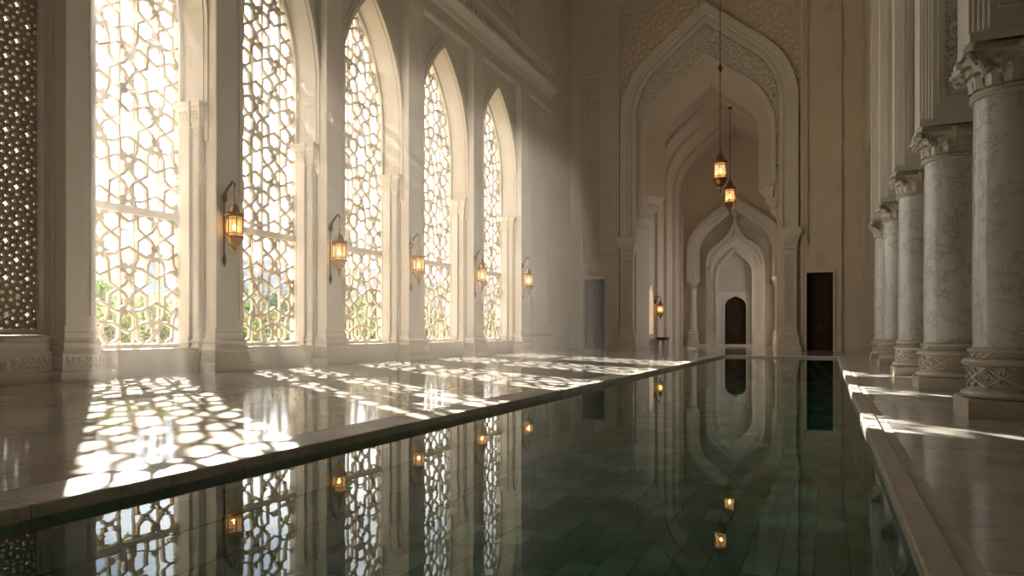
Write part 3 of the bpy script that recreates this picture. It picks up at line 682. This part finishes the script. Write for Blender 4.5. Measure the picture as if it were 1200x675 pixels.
b = thing('wooden_bench', 'small dark wooden bench under the recess lancet window', 'bench', (CX-3.5, 48.6, 0), None, 'thing')
mb = MB(); mb.rects(-10.45, -9.85, 47.9, 49.5, [(.62,0),(.68,.02),(.70,.02)]); mb.build('seat', M['door'], b)
mb = MB(); mb.rects(-10.38, -9.92, 47.98, 49.42, [(.5,0),(.62,0)]); mb.build('apron', M['door'], b)
for xx in (-10.36, -9.98):
    for yy in (47.98, 49.36):
        mb = MB(); mb.rects(xx, xx+.06, yy, yy+.06, [(0,-.01),(.5,0)]); mb.build('leg', M['door'], b)

# ------------------------------------------------------------------ marble columns
NECK = [3.90, 4.12, 4.27, 4.38, 4.48]
COLS = [(2.06, 10.42), (2.02, 15.02), (1.97, 19.55), (1.96, 24.5), (1.98, 29.3)]
R = .43
def cyl(cx, cy, r): return lambda s, z, d: (cx+(r+d)*cos(s), cy+(r+d)*sin(s), z)
def mesh_plinth():
    mb = MB(); mb.rects(-.56, .56, -.56, .56, [(0,0),(.2,0),(.215,-.015)]); return mb.mesh('plinth', M['base'])
def mesh_base():
    pr = [(.50,.215),(.545,.23),(.56,.265),(.545,.30),(.50,.315),(.49,.33),(.475,.345),(.475,.595),(.49,.6),(.53,.612),(.55,.645),(.53,.68),(.48,.692),(.455,.70),(.455,.765),(.475,.77),(.49,.79),(.475,.812),(.44,.82),(.44,.835)]
    mb = MB(); mb.lathe(pr, 0, 0, 48); return mb.mesh('base', M['base'], 30)
def mesh_carve():
    mb = MB(); T = lambda s, z, d: ((.475+d)*cos(s), (.475+d)*sin(s), z)
    n = 8; st = 2*pi/n
    class B2: pass
    def bar(p, q, w, d1=.035):       # angular bar, s scaled by radius
        r = .475; sub = 3
        for k in range(sub):
            a = (p[0]+(q[0]-p[0])*k/sub, p[1]+(q[1]-p[1])*k/sub); b = (p[0]+(q[0]-p[0])*(k+1)/sub, p[1]+(q[1]-p[1])*(k+1)/sub)
            mb.bar((a[0]*r, a[1]), (b[0]*r, b[1]), w, lambda s, z, d: T(s/r, z, d), -.01, d1, .15)
    z0, z1 = .355, .585; zm = (z0+z1)/2
    for k in range(n):
        s0 = k*st; s1 = s0+st; sm = s0+st/2
        bar((s0, z0), (s1, z1), .034); bar((s0, z1), (s1, z0), .034)
        for sc, zc in ((s0, zm),):       # lozenge flower
            for j in range(8):
                a = j*pi/4; rr = .062 if j % 2 == 0 else .045
                bar((sc, zc), (sc+rr/.475*cos(a), zc+rr*sin(a)), .024)
            bar((sc-.2, zm), (sc, zm+.085), .018); bar((sc, zm+.085), (sc+.2, zm), .018); bar((sc-.2, zm), (sc, zm-.085), .018); bar((sc, zm-.085), (sc+.2, zm), .018)
        for zz, sg in ((z0, 1), (z1, -1)):
            for j in (-1, 0, 1): bar((sm, zz), (sm+j*.13, zz+sg*.075), .026)
    bar_n = 48
    for k in range(bar_n):
        a = 2*pi*k/bar_n; b = 2*pi*(k+1)/bar_n
        for zz in (z0-.008, z1+.008): bar((a, zz), (b, zz), .014)
    for k in range(26):      # upper running leaf ring
        a = 2*pi*k/26; r = .455
        for q in range(3):
            mb.bar(((a+q*.055)*r, .708+q*.02), ((a+.09+q*.05)*r, .725+q*.016), .016, lambda s, z, d: ((.455+d)*cos(s/r), (.455+d)*sin(s/r), z), -.005, .022)
    return mb.mesh('carved_band', M['base'])
def mesh_cap():
    mb = MB(); mb.lathe([(.425,0),(.425,.04),(.44,.1),(.455,.22),(.50,.32),(.56,.37),(.56,.385)], 0, 0, 32)
    def leaf(a, z0, h, r0, out, w):
        vs = []; nU = 7
        for i in range(nU):
            u = i/(nU-1); rr = r0+.03+out*u**2.2; z = z0+h*(sin(u*pi*.56)/sin(pi*.5)) - (.05 if u == 1 else 0)
            ww = w*(1-.75*u**3)*(1+.18*cos(u*14))
            for j, (f, dd) in enumerate(((-1,-.012),(-.5,.0),(0,.018),(.5,.0),(1,-.012))):
                for lay in (0, -.03):
                    r_ = rr+dd+lay; vs.append((r_*cos(a)-f*ww*sin(a), r_*sin(a)+f*ww*cos(a), z))
        fs = []
        for i in range(nU-1):
            for j in range(4):
                p = i*10+j*2; fs.append((p, p+2, p+12, p+10)); fs.append((p+1, p+11, p+13, p+3))
            for j in (0, 4):
                p = i*10+j*2; fs.append((p, p+10, p+11, p+1))
        mb.add(vs, fs)
    for k in range(14): leaf(2*pi*k/14, .02, .2, .425, .10, .085)
    for k in range(14): leaf(2*pi*(k+.5)/14, .13, .2, .43, .12, .08)
    for k in range(4):        # corner volutes
        a = pi/4+k*pi/2; cx, cy = cos(a), sin(a)
        pts = [((.46+.03*i)*cx, (.46+.03*i)*cy, .18+.028*i) for i in range(7)]
        for j in range(16):
            th = 1.2-j*.5; rr = .062*(1-j/19); pts.append(((.70+rr*cos(th))*cx, (.70+rr*cos(th))*cy, .325+rr*sin(th)))
        mb.tube(pts, [.045]*7+[.034]*16, 6)
        a2 = k*pi/2; 
        mb.lathe([(.0,-.05),(.05,-.04),(.065,0),(.05,.04),(0,.05)], .56*cos(a2), .56*sin(a2), 8, .40)
    mb2 = []
    ab = []
    for k in range(4):        # concave abacus
        a = pi/4+k*pi/2; b = a+pi/2; p = (.80*cos(a), .80*sin(a)); q = (.80*cos(b), .80*sin(b))
        t_ = (-sin(a), cos(a)); ab += [(p[0]-.06*t_[0], p[1]-.06*t_[1]), (p[0]+.06*t_[0], p[1]+.06*t_[1])]
        mid = ((p[0]+q[0])/2, (p[1]+q[1])/2)
        for f in (.25, .5, .75):
            x = p[0]+(q[0]-p[0])*f; y = p[1]+(q[1]-p[1])*f; s_ = 1-.09*sin(pi*f)*.9; ab.append((x*s_, y*s_))
    mb.prism([ab], lambda s, z, d: (s, z, d), .375, .42); mb.prism([[(x*.96, y*.96) for x, y in ab]], lambda s, z, d: (s, z, d), .42, .47)
    return mb.mesh('capital', M['base'], 35)
def mesh_ring():
    mb = MB(); mb.lathe([(.43,-.09),(.455,-.085),(.47,-.065),(.455,-.045),(.445,-.04),(.45,-.03),(.462,-.015),(.45,0),(.43,.005)], 0, 0, 48); return mb.mesh('neck_ring', M['base'], 40)
me_pl, me_ba, me_ca, me_cp, me_ri = mesh_plinth(), mesh_base(), mesh_carve(), mesh_cap(), mesh_ring()
cl = ['nearest the viewer, cut by the view edge', 'second from the viewer', 'third from the viewer', 'fourth from the viewer', 'farthest from the viewer, by the end wall']
for i, (cx, cy) in enumerate(COLS):
    c = thing('marble_column', f'round veined marble column on a carved base, {cl[i]}', 'column', (cx, cy, 0), 'marble columns beside the pool', 'thing')
    for nm, me, z in (('plinth', me_pl, 0), ('base', me_ba, 0), ('carved_band', me_ca, 0), ('neck_ring', me_ri, NECK[i]), ('capital', me_cp, NECK[i])):
        if nm == 'carved_band': link(nm, me, bs_, (0, 0, 0)); continue
        if nm == 'neck_ring': continue
        bs_ = link(nm, me, c, (0, 0, z))
        if nm == 'capital': link('neck_ring', me_ri, bs_, (0, 0, 0))
    mb = MB(); mb.lathe([(R,.83),(R+.004,1.6),(R,2.6),(R-.012,NECK[i]-.05)], 0, 0, 64); link('shaft', mb.mesh('shaft', M['column'], 60), c, (0,0,0))
    # square pier standing on the capital
    zb = NECK[i]+.472; y0 = cy-.58; y1 = cy+.58; x0 = cx-.53; x1 = cx+.62
    p = thing('upper_pier', f'square panelled stone pier above the column {cl[i]}', 'pier', (cx, cy, zb), 'piers above the columns', 'structure')
    G = .045; plan = [(x0,y0+.18)]
    for k in range(4): plan += [(x0+G*k, y0+.18-G*k), (x0+G*(k+1)-.012, y0+.18-G*k), (x0+G*(k+1)-.012, y0+.18-G*(k+1)+.012)]
    plan += [(x0+.18, y0), (x1, y0), (x1, y1), (x0+.18, y1)]
    for k in range(4, 0, -1): plan += [(x0+G*k, y1-.18+G*(k-1)), (x0+G*(k-1), y1-.18+G*(k-1))]
    pl2 = []
    for q in plan:
        if not pl2 or hypot(q[0]-pl2[-1][0], q[1]-pl2[-1][1]) > 1e-4: pl2.append(q)
    mb = MB(); mb.prism([pl2], lambda s, z, d: (s, z, d), zb, 25.9); mb.rects(x0, x1, y0, y1, [(zb,.02),(zb+.1,.02),(zb+.13,-.02)])
    mb.build('pier_body', M['trim'], p)
    Tp = TF(y0); mb = MB(); a, b = x0+.26, x1-.06; zc = zb+.35
    mb.prism([rect(a, b, zc, 25), rect(a+.10, b-.10, zc+.12, 24.9)], Tp, 0, .05); pf = mb.build('panel_frame', M['trim'], p)
    mb = MB(); scrolls(mb, rect(a+.10, b-.10, zc+.12, 15), .17, .042, Tp, -.01, .045); mb.build('panel_carving', M['trim'], pf)
# thin spandrel walls between the upper piers
ys = [5.8] + [c[1] for c in COLS] + [34.0]
poly = [(YN, 27), (YN, 9.5)]
mb = MB()
lo = [(YN+.0, ZC-.02), (YN, 10)]
for i in range(len(ys)-1):
    a, b = ys[i]+.56, ys[i+1]-.56; c = (a+b)/2; hw = (b-a)/2
    k_ = keel(hw, 2.6); lo += [(c-x, 10.5+z) for x, z in k_] + [(c+x, 10.5+z) for x, z in k_][::-1][1:]
lo += [(YF, 10), (YF, ZC-.02)]
mb.prism([lo], lambda s, z, d: (d, s, z), 1.85, 2.25)
tag(mb.build('wall_arcade', M['wall']), 'spandrel wall with pointed arches between the upper piers', 'wall', kind='structure')

# ------------------------------------------------------------------ lanterns
def lantern_parts(root, s):          # local, z=0 at the top loop, hangs down 1.72*s
    hexr = lambda r, z: [(r*cos(pi/6+k*pi/3), r*sin(pi/6+k*pi/3), z) for k in range(6)]
    mb = MB(); mb.lathe([(.008,0),(.035,-.03),(.05,-.07),(.03,-.11),(.045,-.14),(.05,-.18),(.09,-.22),(.135,-.30),(.15,-.38),(.17,-.43),(.24,-.47),(.262,-.49),(.262,-.53),(.24,-.545)], 0, 0, 12); mb2 = mb
    v = [(x*s, y*s, z*s) for x, y, z in mb.v]; mb.v = v; cap = link('lantern_cap', mb.mesh('lantern_cap', M['brass'], 35), root, (0,0,0))
    mb = MB()
    for k in range(6):
        a = pi/6+k*pi/3; x, y = .225*cos(a), .225*sin(a); mb.tube([(x, y, -.53), (x, y, -1.12)], .016, 6)
        mb.lathe([(.0,-.47),(.02,-.49),(.014,-.53)], x*1.08, y*1.08, 6, .05)
        b_ = a+pi/3; x2, y2 = .225*cos(b_), .225*sin(b_)
        for zz, rr in ((-.55,.016), (-.63,.011), (-1.02,.011), (-1.11,.018)): mb.tube([(x, y, zz), (x2, y2, zz)], rr, 5)
        for q in range(1, 4): # small arcade fretwork above and below the panes
            f = q/4; xx, yy = x+(x2-x)*f, y+(y2-y)*f
            mb.tube([(xx, yy, -.55), (xx, yy, -.63)], .008, 4); mb.tube([(xx, yy, -1.02), (xx, yy, -1.11)], .008, 4)
    mb.v = [(x*s, y*s, z*s) for x, y, z in mb.v]; fr_o = link('lantern_frame', mb.mesh('lantern_frame', M['brass']), root, (0,0,0))
    mb = MB(); A = hexr(.215, -.56); Bq = hexr(.215, -1.10); mb.add(A+Bq, [(k, (k+1)%6, 6+(k+1)%6, 6+k) for k in range(6)])
    mb.v = [(x*s, y*s, z*s) for x, y, z in mb.v]; link('lantern_glass', mb.mesh('lantern_glass', M['glass']), fr_o, (0,0,0))
    mb = MB(); mb.lathe([(.0,-.74),(.018,-.77),(.045,-.83),(.05,-.87),(.03,-.92),(.022,-.93)], 0, 0, 12)
    mb.v = [(x*s, y*s, z*s) for x, y, z in mb.v]; link('bulb', mb.mesh('bulb', M['bulb'], 60), root, (0,0,0))
    mb = MB(); mb.lathe([(.03,-.93),(.035,-1.1),(.05,-1.11)], 0, 0, 10); mb.v = [(x*s, y*s, z*s) for x, y, z in mb.v]; link('candle_holder', mb.mesh('candle_holder', M['brass'], 40), root, (0,0,0))
    mb = MB(); mb.lathe([(.24,-1.10),(.265,-1.125),(.265,-1.16),(.235,-1.19),(.22,-1.25),(.17,-1.34),(.10,-1.40),(.06,-1.43),(.075,-1.46),(.06,-1.50),(.03,-1.53),(.045,-1.57),(.03,-1.60),(.012,-1.66),(.0,-1.72)], 0, 0, 12)
    mb.v = [(x*s, y*s, z*s) for x, y, z in mb.v]; link('lantern_cup', mb.mesh('lantern_cup', M['brass'], 35), root, (0,0,0))
    ld = bpy.data.lights.new('lamp_light', 'POINT'); ld.energy = 22*s*s; ld.color = (1,.55,.22); ld.shadow_soft_size = .05*s
    lo = bpy.data.objects.new('lamp_light', ld); COL.objects.link(lo); lo.parent = root; lo.location = (0, 0, -.84*s)
def chain_mesh(L, r):
    mb = MB(); n = max(2, int(L/(r*5.0)))
    for k in range(n):
        z = L*(k+.5)/n; h = L/n*.62; ax = k % 2
        pts = []
        for j in range(9):
            a = 2*pi*j/8; u = r*1.5*cos(a); w_ = h*sin(a); pts.append((u if ax else 0, 0 if ax else u, z+w_))
        mb.tube(pts, r*.42, 4)
    return mb.mesh('chain', M['iron'])
# five wall lanterns on brackets; (y, height of top, bracket)
spots = [(14.12, 4.45), (18.45, 4.25), (23.2, 4.25), (28.58, 4.25), (33.95, 4.4)]
wl = ['between the first and second windows', 'between the second and third windows', 'between the third and fourth windows', 'between the fourth and fifth windows', 'past the fifth window']
for i, (yy, zt) in enumerate(spots):
    xl = -13.86
    l = thing('wall_lantern', f'lit brass lantern on the pier {wl[i]}', 'lantern', (xl, yy, zt), 'bracket lanterns along the window wall', 'thing')
    lantern_parts(l, .9)
    wx = XL+.375-xl
    mb = MB()
    pts = [(wx+.02, 0, .02), (wx+.12, 0, .22), (wx+.26, 0, .36), (-.07, 0, .42), (0, 0, .36), (.02, 0, .26)]
    mb.tube(pts, [.045,.04,.032,.028,.024,.018], 8); mb.lathe([(.0,-.12),(.05,-.08),(.075,0),(.05,.1),(.02,.16),(0,.18)], wx+.035, 0, 10)
    mb.tube([(wx+.02,0,-.08),(wx+.02,0,-1.5)], [.02,.02], 6); mb.lathe([(0,-.22),(.035,-.12),(.05,0),(.03,.1),(.0,.16)], wx+.03, 0, 8, -1.55)
    link('wall_bracket', mb.mesh('wall_bracket', M['iron'], 45), l, (0,0,0))
    link('chain', chain_mesh(.28, .014), l, (0,0,0))
# pendants in the arch and the recess one beside the lancet
def pendant(label, loc, s, ztop, knob=None):
    l = thing('hanging_lantern', label, 'lantern', loc, 'lanterns hanging in the great arch', 'thing'); lantern_parts(l, s)
    link('chain', chain_mesh(ztop-loc[2], .022), l, (0,0,0))
    mb = MB(); mb.lathe([(.0,-.16),(.05,-.1),(.14,-.04),(.16,0),(.16,.02)], 0, 0, 14); link('ceiling_rose', mb.mesh('ceiling_rose', M['iron'], 40), l, (0,0,ztop-loc[2]-.02))
    if knob:
        mb = MB(); mb.lathe([(.0,-.25),(.06,-.16),(.04,-.1),(.13,0),(.04,.1),(.06,.16),(0,.25)], 0, 0, 12); link('chain_boss', mb.mesh('chain_boss', M['iron'], 40), l, (0,0,knob-loc[2]))
    return l
def at(px, py, y):        # point on the plane y=const behind pixel
    u = (px-600)/850; c, s_ = cos(TH), sin(TH); tt = y/(u*s_+c); return Vector(((u*c-s_)*tt, y, 1+(390-py)/850*tt))
TH = math.atan(370/850)
A = at(844, 174, 36.0); pendant('larger lit brass lantern on a long chain before the great arch', (A.x, 36.0, A.z), 1.30, ZC-.01, at(844, 80, 36).z)
B = at(855.5, 207, 48.0); pendant('smaller lit brass lantern hanging inside the recess vault', (B.x, 48.0, B.z), 1.50, at(855, 127, 48).z+.05)
l = thing('wall_lantern', 'lit brass lantern beside the lancet window of the recess', 'lantern', (CX-HR+.42, 49.25, 3.3), 'bracket lanterns along the window wall', 'thing'); lantern_parts(l, .85); del l['group']
mb = MB(); mb.tube([(-.41,0,-.2),(-.3,0,.1),(-.12,0,.2),(0,0,.14),(0,0,0)], [.04,.035,.03,.025,.02], 8); mb.lathe([(0,-.15),(.06,-.1),(.08,0),(.06,.1),(0,.15)], -.38, 0, 10, -.2); link('wall_bracket', mb.mesh('wall_bracket', M['iron'], 45), l, (0,0,0))

# ------------------------------------------------------------------ outside: ground, trees, pale city
mb = MB(); mb.box(-420, -15.8, -200, 420, -.5, -.3); tag(mb.build('ground_outside', M['ground']), 'dry garden ground outside the windows', 'ground', kind='structure')
def tree_mesh(seed, h, r, leafm, nl, ls):
    lo_, hi_ = (.45, .42) if h < 12 else (.86, .09)
    rnd = random.Random(seed); mb = MB(); blobs = []
    for k in range(9):
        a = rnd.random()*6.28; q = rnd.random()**.5*r*.7; blobs.append((q*cos(a), q*sin(a), h*(lo_+hi_*rnd.random()), r*(.38+.3*rnd.random())))
    for k in range(nl):
        b = rnd.choice(blobs); a = rnd.random()*6.28; u = rnd.uniform(-1, 1); rr = b[3]*rnd.uniform(.55, 1); sq = sqrt(1-u*u)
        p = Vector((b[0]+rr*sq*cos(a), b[1]+rr*sq*sin(a), b[2]+rr*u*.85)); d = Vector((rnd.uniform(-1,1), rnd.uniform(-1,1), rnd.uniform(-1,1))).normalized()
        e = d.orthogonal().normalized(); l_ = ls*rnd.uniform(.6, 1.3)
        mb.add([p-d*l_, p+e*l_*.45, p+d*l_, p-e*l_*.45], [(0,1,2,3)])
    me = bpy.data.meshes.new('crown'); me.from_pydata(mb.v, [], mb.f); me.materials.append(leafm)
    tm = MB(); tm.tube([(0,0,-.3),(.05,0,h*.25),(-.05,.06,h*.6)], [r*.09, r*.07, r*.03], 7)
    for k in range(5):
        b = blobs[k]; tm.tube([(0,0,h*(.25+.05*k)), (b[0]*.5, b[1]*.5, b[2]*.8), (b[0], b[1], b[2])], [r*.04, r*.025, r*.01], 5)
    return me, tm.mesh('trunk', M['trunk'], 50)
kinds = [tree_mesh(1, 5.2, 2.1, M['leaf1'], 2600, .16), tree_mesh(2, 6.2, 2.6, M['leaf3'], 2800, .18), tree_mesh(3, 2.6, 1.5, M['leaf2'], 1800, .12), tree_mesh(4, 2.0, 1.3, M['leaf1'], 1500, .11)]
def out_at(px, fwd):     # ground point outside at the depth fwd along the view axis
    u = (px-600)/850; c, s_ = cos(TH), sin(TH); return ((u*c-s_)*fwd, (u*s_+c)*fwd)
tall = tree_mesh(9, 18.6, 2.9, M['leaf2'], 5200, .2)  # added mostly out of view; its crown blocks sun through the second window
o = thing('garden_tree', 'tall high-crowned tree standing behind the pier between the first two windows', 'tree', (-20.3, 20.4, -.3), 'garden trees outside the windows'); link('crown', tall[0], o, (0,0,0)); link('trunk', tall[1], o, (0,0,0))
trees = [(110, 30, 0, .72, 'broad green tree seen at the near edge of the first window'), (300, 47, 2, 1.0, 'olive bushy tree seen low in the second window'), (205, 40, 2, .95, 'olive bushy tree hidden mostly by the first window jamb'),
         (268, 52, 0, .95, 'green tree between the first and second windows'), (335, 58, 1, .8, 'dark tree at the far side of the second window'), (408, 52, 2, 1.3, 'olive tree at the near side of the third window'), (432, 60, 0, .9, 'green tree at the far side of the third window'),
         (505, 70, 2, 1.4, 'olive tree low in the fourth window'), (8, 33, 1, .7, 'dark tree behind the pierced screen'), (58, 27, 2, .7, 'olive bush behind the pierced screen'), (575, 90, 2, 1.5, 'olive tree low in the fifth window')]
for px, fw, k, sc, lab in trees:
    x, y = out_at(px, fw); o = thing('garden_tree', lab, 'tree', (x, y, -.3), 'garden trees outside the windows'); o.scale = (sc,)*3; o.rotation_euler.z = px
    link('crown', kinds[k][0], o, (0,0,0)); link('trunk', kinds[k][1], o, (0,0,0))
shr = [(130, 24), (158, 27), (186, 30), (285, 33), (312, 42), (343, 37), (402, 40), (424, 43), (442, 46), (498, 52), (518, 56)]
for j, (px, fw) in enumerate(shr):
    x, y = out_at(px, fw); wn = 'first' if px < 220 else 'second' if px < 350 else 'third' if px < 460 else 'fourth'
    idx = ['near', 'middle', 'far'][j % 3] if px < 450 else ['near', 'far'][j % 2 == 0]
    o = thing('garden_shrub', f'low leafy shrub outside the {wn} window, at its {idx} third', 'shrub', (x, y, -.3), 'garden shrubs outside the windows'); sc = .8+.25*((j*37) % 5)/5; o.scale = (sc,)*3; o.rotation_euler.z = j*1.7
    link('crown', kinds[3 if j % 2 else 2][0], o, (0,0,0)); link('stem', kinds[3 if j % 2 else 2][1], o, (0,0,0))
def building(px, fw, w, d, h, mat, lab, tower=False):
    x, y = out_at(px, fw); b = thing('city_building', lab, 'building', (x, y, -.3), 'city buildings beyond the garden'); b.rotation_euler.z = radians(35)
    mb = MB(); mb.box(-w/2, w/2, -d/2, d/2, 0, h); link('wall', mb.mesh('wall', mat), b, (0,0,0))
    mb = MB(); mb.rects(-w/2, w/2, -d/2, d/2, [(h,.15),(h+.5,.15),(h+.5,-.3)]);
    if tower: mb.lathe([(w*.3,h+.4),(w*.3,h+2.2),(w*.36,h+2.3),(w*.30,h+2.9),(w*.16,h+3.7),(.05,h+4.6)], 0, 0, 12)
    link('roof', mb.mesh('roof', mat, 30), b, (0,0,0))
    nf = max(1, int(h/3.2)); nw = max(1, int(w/2.6))
    for f in range(nf):
        for q in range(nw):
            x0 = -w/2+w*(q+.28)/nw; mb = MB(); mb.box(x0, x0+w/nw*.44, -d/2-.04, -d/2+.02, 1+f*3.2, 2.7+f*3.2)
            link('window', mb.mesh('window', M['pane']), b, (0,0,0))
for args in [(133, 60, 4, 4, 7.5, M['city1'], 'slender pale tower seen low in the first window', True), (160, 95, 13, 10, 10.5, M['city2'], 'broad grey block seen low in the first window'), (196, 125, 12, 10, 14, M['city1'], 'pale block at the far side of the first window'),
             (288, 120, 9, 9, 12.5, M['city2'], 'grey tower block at the near side of the second window'), (316, 150, 14, 10, 15, M['city1'], 'pale block seen low in the second window'), (347, 138, 8, 9, 10, M['city2'], 'low grey block at the far side of the second window'),
             (408, 150, 14, 10, 14, M['city1'], 'pale block at the near side of the third window'), (446, 175, 14, 12, 15, M['city2'], 'grey block at the far side of the third window'), (518, 182, 14, 12, 13, M['city1'], 'long pale block low in the fourth window'), (578, 200, 22, 12, 14, M['city2'], 'grey block low in the fifth window')]:
    building(*args)

# haze filling the hall
mb = MB(); mb.prism([[(-15.28,.012),(-7.8,.012),(-11.2,ZC-.06),(-15.28,ZC-.06)]], lambda a, b, d: (a, d, b), 6.0, 38.0); tag(mb.build('haze', M['dust']), 'warm sunlit haze drifting along the lattice windows', 'haze', kind='stuff')

# ------------------------------------------------------------------ light, sky, camera
TE = .575
sd = Vector((-.796, .605, TE)).normalized()          # towards the sun
ld = bpy.data.lights.new('sun', 'SUN'); ld.energy = 33; ld.color = (1,.89,.735); ld.angle = radians(.4)
so = bpy.data.objects.new('sun', ld); COL.objects.link(so); so.rotation_euler = sd.to_track_quat('Z', 'Y').to_euler(); so.location = (-40, 40, 30)
W = bpy.data.worlds.new('sky'); S.world = W; W.use_nodes = True; t = W.node_tree; t.nodes.clear()
out = t.nodes.new('ShaderNodeOutputWorld'); bg = N(t, 'ShaderNodeBackground', Strength=3.6)
tc = t.nodes.new('ShaderNodeTexCoord'); sp_ = N(t, 'ShaderNodeSeparateXYZ'); t.links.new(tc.outputs['Generated'], sp_.inputs[0])
gr = ramp(t, sp_.outputs[2], [(0.0, (.80,.82,.84)), (.22, (.42,.52,.66)), (.45, (.13,.19,.28))])
mp = N(t, 'ShaderNodeMapping'); mp.inputs['Scale'].default_value = (1,1,1.8); t.links.new(tc.outputs['Generated'], mp.inputs['Vector'])
nz = N(t, 'ShaderNodeTexNoise', Scale=3.2, Detail=8.0, Roughness=.55); t.links.new(mp.outputs[0], nz.inputs['Vector'])
cr = ramp(t, nz.outputs['Fac'], [(.40, (0,0,0)), (.54, (1,1,1))])
c = mixc(t, cr.outputs[0], gr.outputs[0], (.98,.98,.97))
dt = N(t, 'ShaderNodeVectorMath', operation='DOT_PRODUCT'); t.links.new(tc.outputs['Generated'], dt.inputs[0]); dt.inputs[1].default_value = sd
pw = N(t, 'ShaderNodeMath', operation='POWER'); pw.inputs[1].default_value = 160; mx_ = N(t, 'ShaderNodeMath', operation='MAXIMUM'); mx_.inputs[1].default_value = 0; t.links.new(dt.outputs['Value'], mx_.inputs[0]); t.links.new(mx_.outputs[0], pw.inputs[0])
c = mixc(t, pw.outputs[0], c, (2.6,2.2,1.6))
t.links.new(c, bg.inputs[0]); t.links.new(bg.outputs[0], out.inputs[0])

def portal(loc, w, h, nrm):
    l = bpy.data.lights.new('window_portal', 'AREA'); l.shape = 'RECTANGLE'; l.size = w; l.size_y = h; l.cycles.is_portal = True
    o = bpy.data.objects.new('window_portal', l); COL.objects.link(o); o.location = loc; o.rotation_euler = Vector(nrm).to_track_quat('-Z', 'Z').to_euler()
for y0, y1 in WIN + BEHIND: portal((-15.62, (y0+y1)/2, 6.7), y1-y0, 12.2, (1,0,0))
for y in (49.0, 52.6, 56.6): portal((CX+HR+.55, y, 4.5), 2.2, 6.8, (-1,0,0))
cam = bpy.data.cameras.new('camera'); co = bpy.data.objects.new('camera', cam); COL.objects.link(co); S.camera = co
cam.sensor_width = 36; cam.lens = 36*850/1200; cam.shift_y = 52.5/1200; cam.clip_end = 2000
co.location = (0, 0, 1.0); co.rotation_euler = (pi/2, 0, TH)
for k, o in enumerate([o for o in S.objects if o.name.split('.')[0] == 'trim']): o.name = f'trim_{k+1}'
S.view_settings.view_transform = 'Standard'; S.view_settings.look = 'None'; S.view_settings.gamma = 1; S.view_settings.use_curve_mapping = False
S.view_settings.exposure = 0.26
cy = S.cycles
cy.use_denoising = True; cy.use_adaptive_sampling = False; cy.max_bounces = 12; cy.diffuse_bounces = 8; cy.glossy_bounces = 5; cy.transparent_max_bounces = 16; cy.volume_bounces = 1
cy.sample_clamp_indirect = 3; cy.use_guiding = True; cy.use_surface_guiding = True; cy.use_volume_guiding = True; cy.guiding_training_samples = 64; cy.caustics_reflective = False; cy.caustics_refractive = False; cy.blur_glossy = .5
